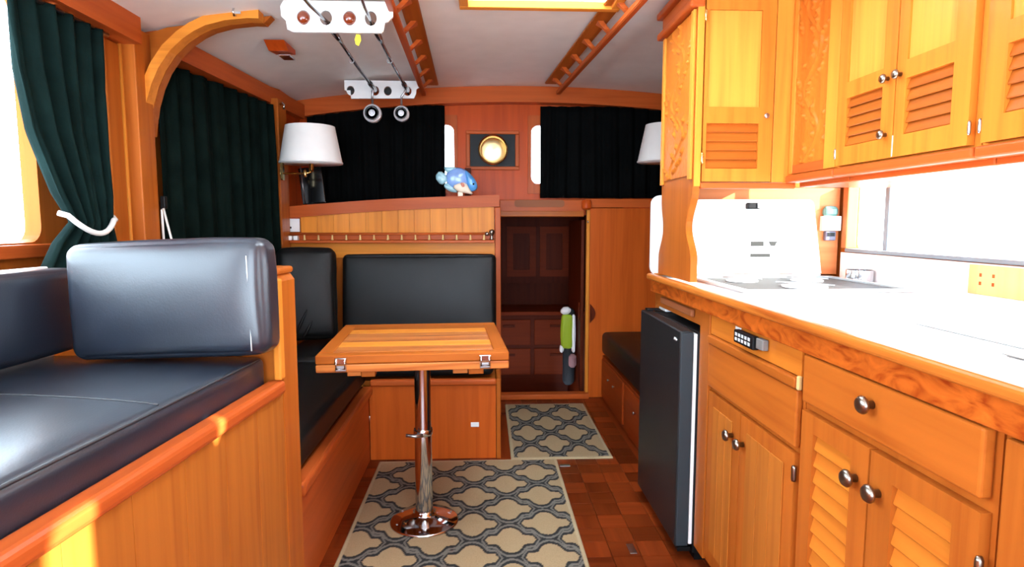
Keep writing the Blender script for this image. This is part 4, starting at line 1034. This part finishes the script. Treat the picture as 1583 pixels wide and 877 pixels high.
# fishing rod racks
def rack(y, label):
    x0, x1 = (-0.725, -0.325) if y < 3 else (-0.775, -0.36)
    zt = 1.944
    if y < 3: outer = [(x0 + 0.012, zt), (x1 - 0.01, zt), (x1, zt - 0.02), (x1, zt - 0.05), (x1 - 0.02, zt - 0.068), (x1 - 0.03, zt - 0.072), (x1 - 0.036, zt - 0.10), (x1 - 0.045, zt - 0.108), (x0 + 0.04, zt - 0.108), (x0 + 0.022, zt - 0.10), (x0 + 0.018, zt - 0.07), (x0 + 0.002, zt - 0.055), (x0, zt - 0.02)]
    else: outer = [(x0, zt), (x1, zt), (x1, zt - 0.035), (x1 - 0.015, zt - 0.045), (x1 - 0.018, zt - 0.07), (x1 - 0.03, zt - 0.095), (x0 + 0.035, zt - 0.10), (x0 + 0.033, zt - 0.055), (x0, zt - 0.055)]
    outer = [(x, min(z, ceil_z(x) - 0.003)) for x, z in outer]
    t = thing('rod_rack', label, 'rack', ((x0 + x1) / 2, y, zt - 0.11), group='ceiling rod racks')
    hs = [(x0 + (x1 - x0) * f, 1.886) for f in (0.20, 0.40, 0.61, 0.80)] if y < 3 else [(-0.742, 1.888), (-0.605, 1.888), (-0.535, 1.888), (-0.425, 1.888)]
    holes = [[(cx_ + 0.022 * math.cos(2 * PI * k / 16), cz + 0.026 * math.sin(2 * PI * k / 16)) for k in range(16)] for cx_, cz in hs]
    obj('plate', plate(outer, holes, fY(y), -0.006, 0.006), 'white_gloss', t)
    obj('mount_strip', box(x0 + 0.02, x1 - 0.02, y + 0.007, y + 0.022, 1.916, ceil_z(x0) - 0.004), 'white_paint', t)
    if y < 3:
        for q in (0, 2):
            obj('glossy_cap', lathe([(0.023, 0.012), (0.024, -0.006), (0.020, -0.016), (0.010, -0.022), (0, -0.023)], (hs[q][0], y, hs[q][1]), 1, 20), 'rod_cap', t, True)
    else:
        for q in (0, 2): obj('dark_bush', lathe([(0.021, -0.003), (0.0215, 0.003), (0.012, 0.004), (0.012, -0.004)], (hs[q][0], y, hs[q][1]), 1, 16), 'stove_grey', t, True)
    return hs
h1 = rack(2.33, 'near white scalloped fishing rod rack on the ceiling')
h2 = rack(3.57, 'far white fishing rod rack above the windscreen curtain')
def rod(label, a, b, near_pt, reel_r, rx):
    t = thing('fishing_rod', label, 'fishing rod', (b[0], 3.0, 1.75), group='overhead fishing rods')
    A = Vector((a[0], 2.33, a[1] - 0.01)); B = Vector((b[0], 3.57, b[1]))
    N0 = Vector(near_pt)
    mid = [N0, N0.lerp(A, 0.35) + Vector((0, 0, 0.0)), N0.lerp(A, 0.7) + Vector((0, 0, -0.008)), A]
    obj('blank', tube(mid + [A.lerp(B, 0.5) + Vector((0, 0, -0.006)), B, B + (B - A) * 0.06], [0.0055, 0.006, 0.006, 0.0065, 0.0075, 0.008, 0.008], 10), 'rod_black', t, True)
    obj('grip', tube([A + (B - A) * s for s in (0.02, 0.06, 0.16, 0.22)], [0.009, 0.014, 0.012, 0.008], 12), 'rod_black', t, True)
    obj('butt_grip', tube([A + (B - A) * s for s in (0.80, 0.86, 0.97, 1.03)], [0.009, 0.014, 0.016, 0.015], 12), 'rod_black', t, True)
    G = A.lerp(B, 0.93)
    c = Vector((rx, 3.50, 1.752))
    obj('reel_stem', tube([G + Vector((0, 0, -0.012)), Vector((rx, 3.505, 1.845)), Vector((rx, 3.505, 1.80))], 0.006, 8), 'steel', t, True)
    rl = obj('reel', lathe([(0.0, -0.030), (0.010, -0.030), (0.013, -0.026), (reel_r * 0.55, -0.0245), (reel_r * 0.62, -0.024), (reel_r * 0.80, -0.024), (reel_r * 0.85, -0.016), (reel_r, -0.012), (reel_r, 0.018), (reel_r * 0.7, 0.028), (0, 0.028)], c, 1, 32), 'reel_silver', t, 'auto')
    obj('reel_groove', lathe([(reel_r * 0.62, -0.0255), (reel_r * 0.70, -0.0265), (reel_r * 0.78, -0.0255)], c, 1, 32), 'black_gloss', rl, True)
    obj('guide_ring', tube([(A.lerp(B, 0.4) + Vector((0.011 * math.cos(k * PI / 6), 0, -0.016 + 0.011 * math.sin(k * PI / 6)))) for k in range(12)], 0.0018, 6, closed=True), 'steel', t, True)
rod('left fishing rod with its larger chrome reel below the far rack', h1[1], h2[1], (-0.60, 1.75, 1.885), 0.049, -0.611)
rod('right fishing rod with its smaller chrome reel below the far rack', h1[3], h2[3], (-0.375, 1.75, 1.885), 0.042, -0.452)
tag(obj('yellow_lure', prism([(-0.462, 1.836), (-0.448, 1.834), (-0.445, 1.815), (-0.455, 1.795), (-0.465, 1.80), (-0.468, 1.818)], fY(2.345), -0.002, 0.002), 'yellow'), 'small yellow lure hanging below the near rod rack', 'lure')
# wedge light on the headliner
wd = thing('wedge_lamp', 'small brown wedge with a chrome clip on the left of the headliner', 'lamp', (-0.88, 2.85, 1.87))
obj('wooden_wedge', prism([(2.74, 1.925), (2.90, 1.925), (2.90, 1.905), (2.80, 1.895)], fX(-0.93), 0.0, 0.085), 'dark_y', wd)
obj('chrome_clip', box(-0.90, -0.848, 2.83, 2.905, 1.882, 1.892, 0.003), 'chrome', wd)
tag(obj('corner_hook', tube([(-1.098, 3.46, 1.79), (-1.085, 3.455, 1.795), (-1.075, 3.45, 1.785), (-1.078, 3.45, 1.762)], [0.007, 0.006, 0.005, 0.006], 8), 'chrome', smooth=True), 'small chrome hook at the top of the post left of the cream lamp', 'hook')
tag(obj('brass_catch', prism(rr(3.395, 3.425, 1.38, 1.50, 0.008), fX(-1.09), 0.0, 0.012), 'brass'), 'small brass catch at the edge of the long dark curtain', 'catch')

# ================================================================== LAMPS, FISH, CLOCK, SCREEN
def wall_lamp(label, cx_, cy_, zt, zb, rt, rb_, wall_x):
    t = thing('wall_lamp', label, 'lamp', (cx_, cy_, zb - 0.06), group='cream wall lamps')
    prof = [(rb_, zb - zb), (rt, zt - zb), (rt - 0.004, zt - zb), (rb_ - 0.004, 0.0), (rb_, 0)]
    obj('shade', lathe(prof, (cx_, cy_, zb), 2, 48), 'shade_fabric', t, 'auto')
    obj('shade_trim', lathe([(rb_ + 0.001, -0.002), (rb_ + 0.0022, 0.004), (rb_ + 0.0005, 0.008)], (cx_, cy_, zb), 2, 48), 'shade_fabric', t, True)
    obj('socket', lathe([(0.008, -0.045), (0.013, -0.035), (0.013, -0.005), (0.017, 0.0), (0.017, 0.05), (0.0, 0.05)], (cx_, cy_, zb), 2, 18), 'brass', t, True)
    obj('bulb', lathe([(0.012, 0.052), (0.028, 0.09), (0.024, 0.125), (0.0, 0.14)], (cx_, cy_, zb), 2, 18), 'white_gloss', t, True)
    obj('arm', tube([(wall_x, cy_, zb - 0.055), (cx_ - 0.03 * (1 if wall_x < cx_ else -1), cy_, zb - 0.055), (cx_, cy_, zb - 0.045)], 0.005, 8), 'brass', t, True)
    obj('joint', lathe([(0.006, -0.02), (0.010, -0.014), (0.010, 0.012), (0.005, 0.02)], (cx_ - 0.035 * (1 if wall_x < cx_ else -1), cy_, zb - 0.055), 2, 12), 'brass', t, True)
    obj('wall_plate', lathe([(0.026, 0.0), (0.026, 0.006), (0.012, 0.012)], (wall_x, cy_, zb - 0.055), Vector((1 if wall_x < cx_ else -1, 0, 0)), 20), 'brass', t, True)
wall_lamp('cream lampshade wall lamp left of the windscreen', -0.940, 3.45, 1.672, 1.474, 0.130, 0.166, -1.104)
wall_lamp('cream lampshade wall lamp half hidden by the carved hutch', 1.085, 3.70, 1.735, 1.515, 0.115, 0.160, 1.440)
ds = thing('marine_display', 'dark slim screen on a silver foot standing under the left lamp', 'screen', (-1.0, 3.72, 1.2))
obj('screen', xform(box(-1.065, -0.93, 3.70, 3.716, 1.265, 1.475, 0.004), rot_about((-1, 3.71, 1.26), 'Y', math.radians(-6))), 'black_gloss', ds)
obj('screen_bezel', tube([(-1.072, 3.698, 1.478), (-1.050, 3.698, 1.262)], 0.0035, 8), 'steel', ds, True)
obj('foot', box(-1.04, -0.955, 3.69, 3.76, 1.207, 1.262, 0.006), 'steel', ds)
fs = thing('fish_ornament', 'blue and aqua ceramic fish ornament on the bulkhead cap', 'ornament', (-0.16, 3.625, 1.31))
def fishpart(name, poly, y, th, mat, par):
    n = len(poly); cx_ = sum(p[0] for p in poly) / n; cz = sum(p[1] for p in poly) / n
    b = nb(); rings = []
    for s, d in ((0.0, -th), (0.55, -th * 0.86), (0.85, -th * 0.5), (1.0, 0.0), (0.85, th * 0.5), (0.55, th * 0.86), (0.0, th)):
        rings.append([b.verts.new((cx_ + (x - cx_) * max(s, 0.001), y + d, cz + (z - cz) * max(s, 0.001))) for x, z in poly])
    for A, B in zip(rings, rings[1:]):
        for k in range(n): b.faces.new((A[k], A[(k + 1) % n], B[(k + 1) % n], B[k]))
    bmesh.ops.remove_doubles(b, verts=b.verts[:], dist=1e-4)
    return obj(name, b, mat, par, True)
k_ = 3.62 / 950
def fp(zx, zy):                                  # ornament outline in its own upright plane
    return (-0.275 + (zx - 140) * 0.0003475, 1.309 + (690 - zy) * 0.0003475)
def smoothp(P, it=2):
    for _ in range(it):
        Q = []
        for i in range(len(P)):
            a, b = P[i], P[(i + 1) % len(P)]
            Q += [(a[0] * .75 + b[0] * .25, a[1] * .75 + b[1] * .25), (a[0] * .25 + b[0] * .75, a[1] * .25 + b[1] * .75)]
        P = Q
    return P
body = smoothp([fp(*p) for p in ((300, 420), (310, 300), (430, 225), (560, 225), (680, 300), (700, 480), (640, 590), (420, 600), (330, 520))])
fishpart('body', body, 3.622, 0.022, 'fish_periwinkle', fs)
fishpart('head', smoothp([fp(*p) for p in ((600, 250), (700, 310), (810, 450), (835, 550), (800, 610), (720, 630), (660, 560), (630, 420))]), 3.618, 0.020, 'fish_blue', fs)
fishpart('tail_fin', smoothp([fp(*p) for p in ((110, 385), (200, 265), (330, 370), (330, 455), (220, 530))], 1), 3.622, 0.008, 'fish_aqua', fs)
fishpart('dorsal_fin', smoothp([fp(*p) for p in ((270, 210), (330, 220), (470, 215), (500, 250), (340, 330), (280, 270))], 1), 3.622, 0.010, 'fish_aqua', fs)
fishpart('belly_fin', smoothp([fp(*p) for p in ((255, 520), (320, 465), (450, 550), (510, 640), (400, 640), (300, 590))], 1), 3.620, 0.010, 'fish_aqua', fs)
fishpart('belly', smoothp([fp(*p) for p in ((400, 540), (540, 470), (640, 480), (700, 590), (770, 680), (640, 655), (500, 630))], 1), 3.604, 0.010, 'fish_cream', fs)
fishpart('gill_fin', smoothp([fp(*p) for p in ((540, 470), (610, 490), (620, 550), (570, 560))], 1), 3.596, 0.006, 'fish_coral', fs)
obj('stand', box(-0.150, -0.120, 3.605, 3.635, 1.302, 1.330, 0.004), 'fish_cream', fs)
eye = obj('eye', lathe([(0.006, 0), (0.004, 0.003), (0, 0.004)], (fp(760, 500)[0], 3.600, fp(760, 500)[1]), Vector((0, -1, 0)), 12), 'black_gloss', fs, True)
ck = thing('brass_clock', 'round polished brass clock case in a black recessed panel between the small windows', 'clock', (0.06, WF, 1.51))
obj('black_panel', box(-0.086, 0.203, WF - 0.008, WF - 0.001, 1.512, 1.716), 'black', ck)
for a in ((-0.112, 0.229, 1.716, 1.738), (-0.112, 0.229, 1.490, 1.512)): obj('frame_rail', box(a[0], a[1], WF - 0.018, WF - 0.001, a[2], a[3], 0.004), 'trim_x', ck)
for a in ((-0.112, -0.0865), (0.2035, 0.229)): obj('frame_stile', box(a[0], a[1], WF - 0.018, WF - 0.001, 1.5125, 1.7155, 0.004), 'trim_z', ck)
obj('case_rim', lathe([(0.078, 0.0), (0.094, 0.0), (0.094, -0.070), (0.090, -0.074), (0.084, -0.070), (0.082, -0.02)], (0.060, WF - 0.009, 1.612), 1, 48), 'brass', ck, 'auto')
obj('face_disc', lathe([(0.0, -0.0285), (0.04, -0.0275), (0.076, -0.026), (0.081, -0.024), (0.081, -0.012), (0, -0.012)], (0.060, WF - 0.009, 1.612), 1, 48), 'clock_brass', ck, 'auto')
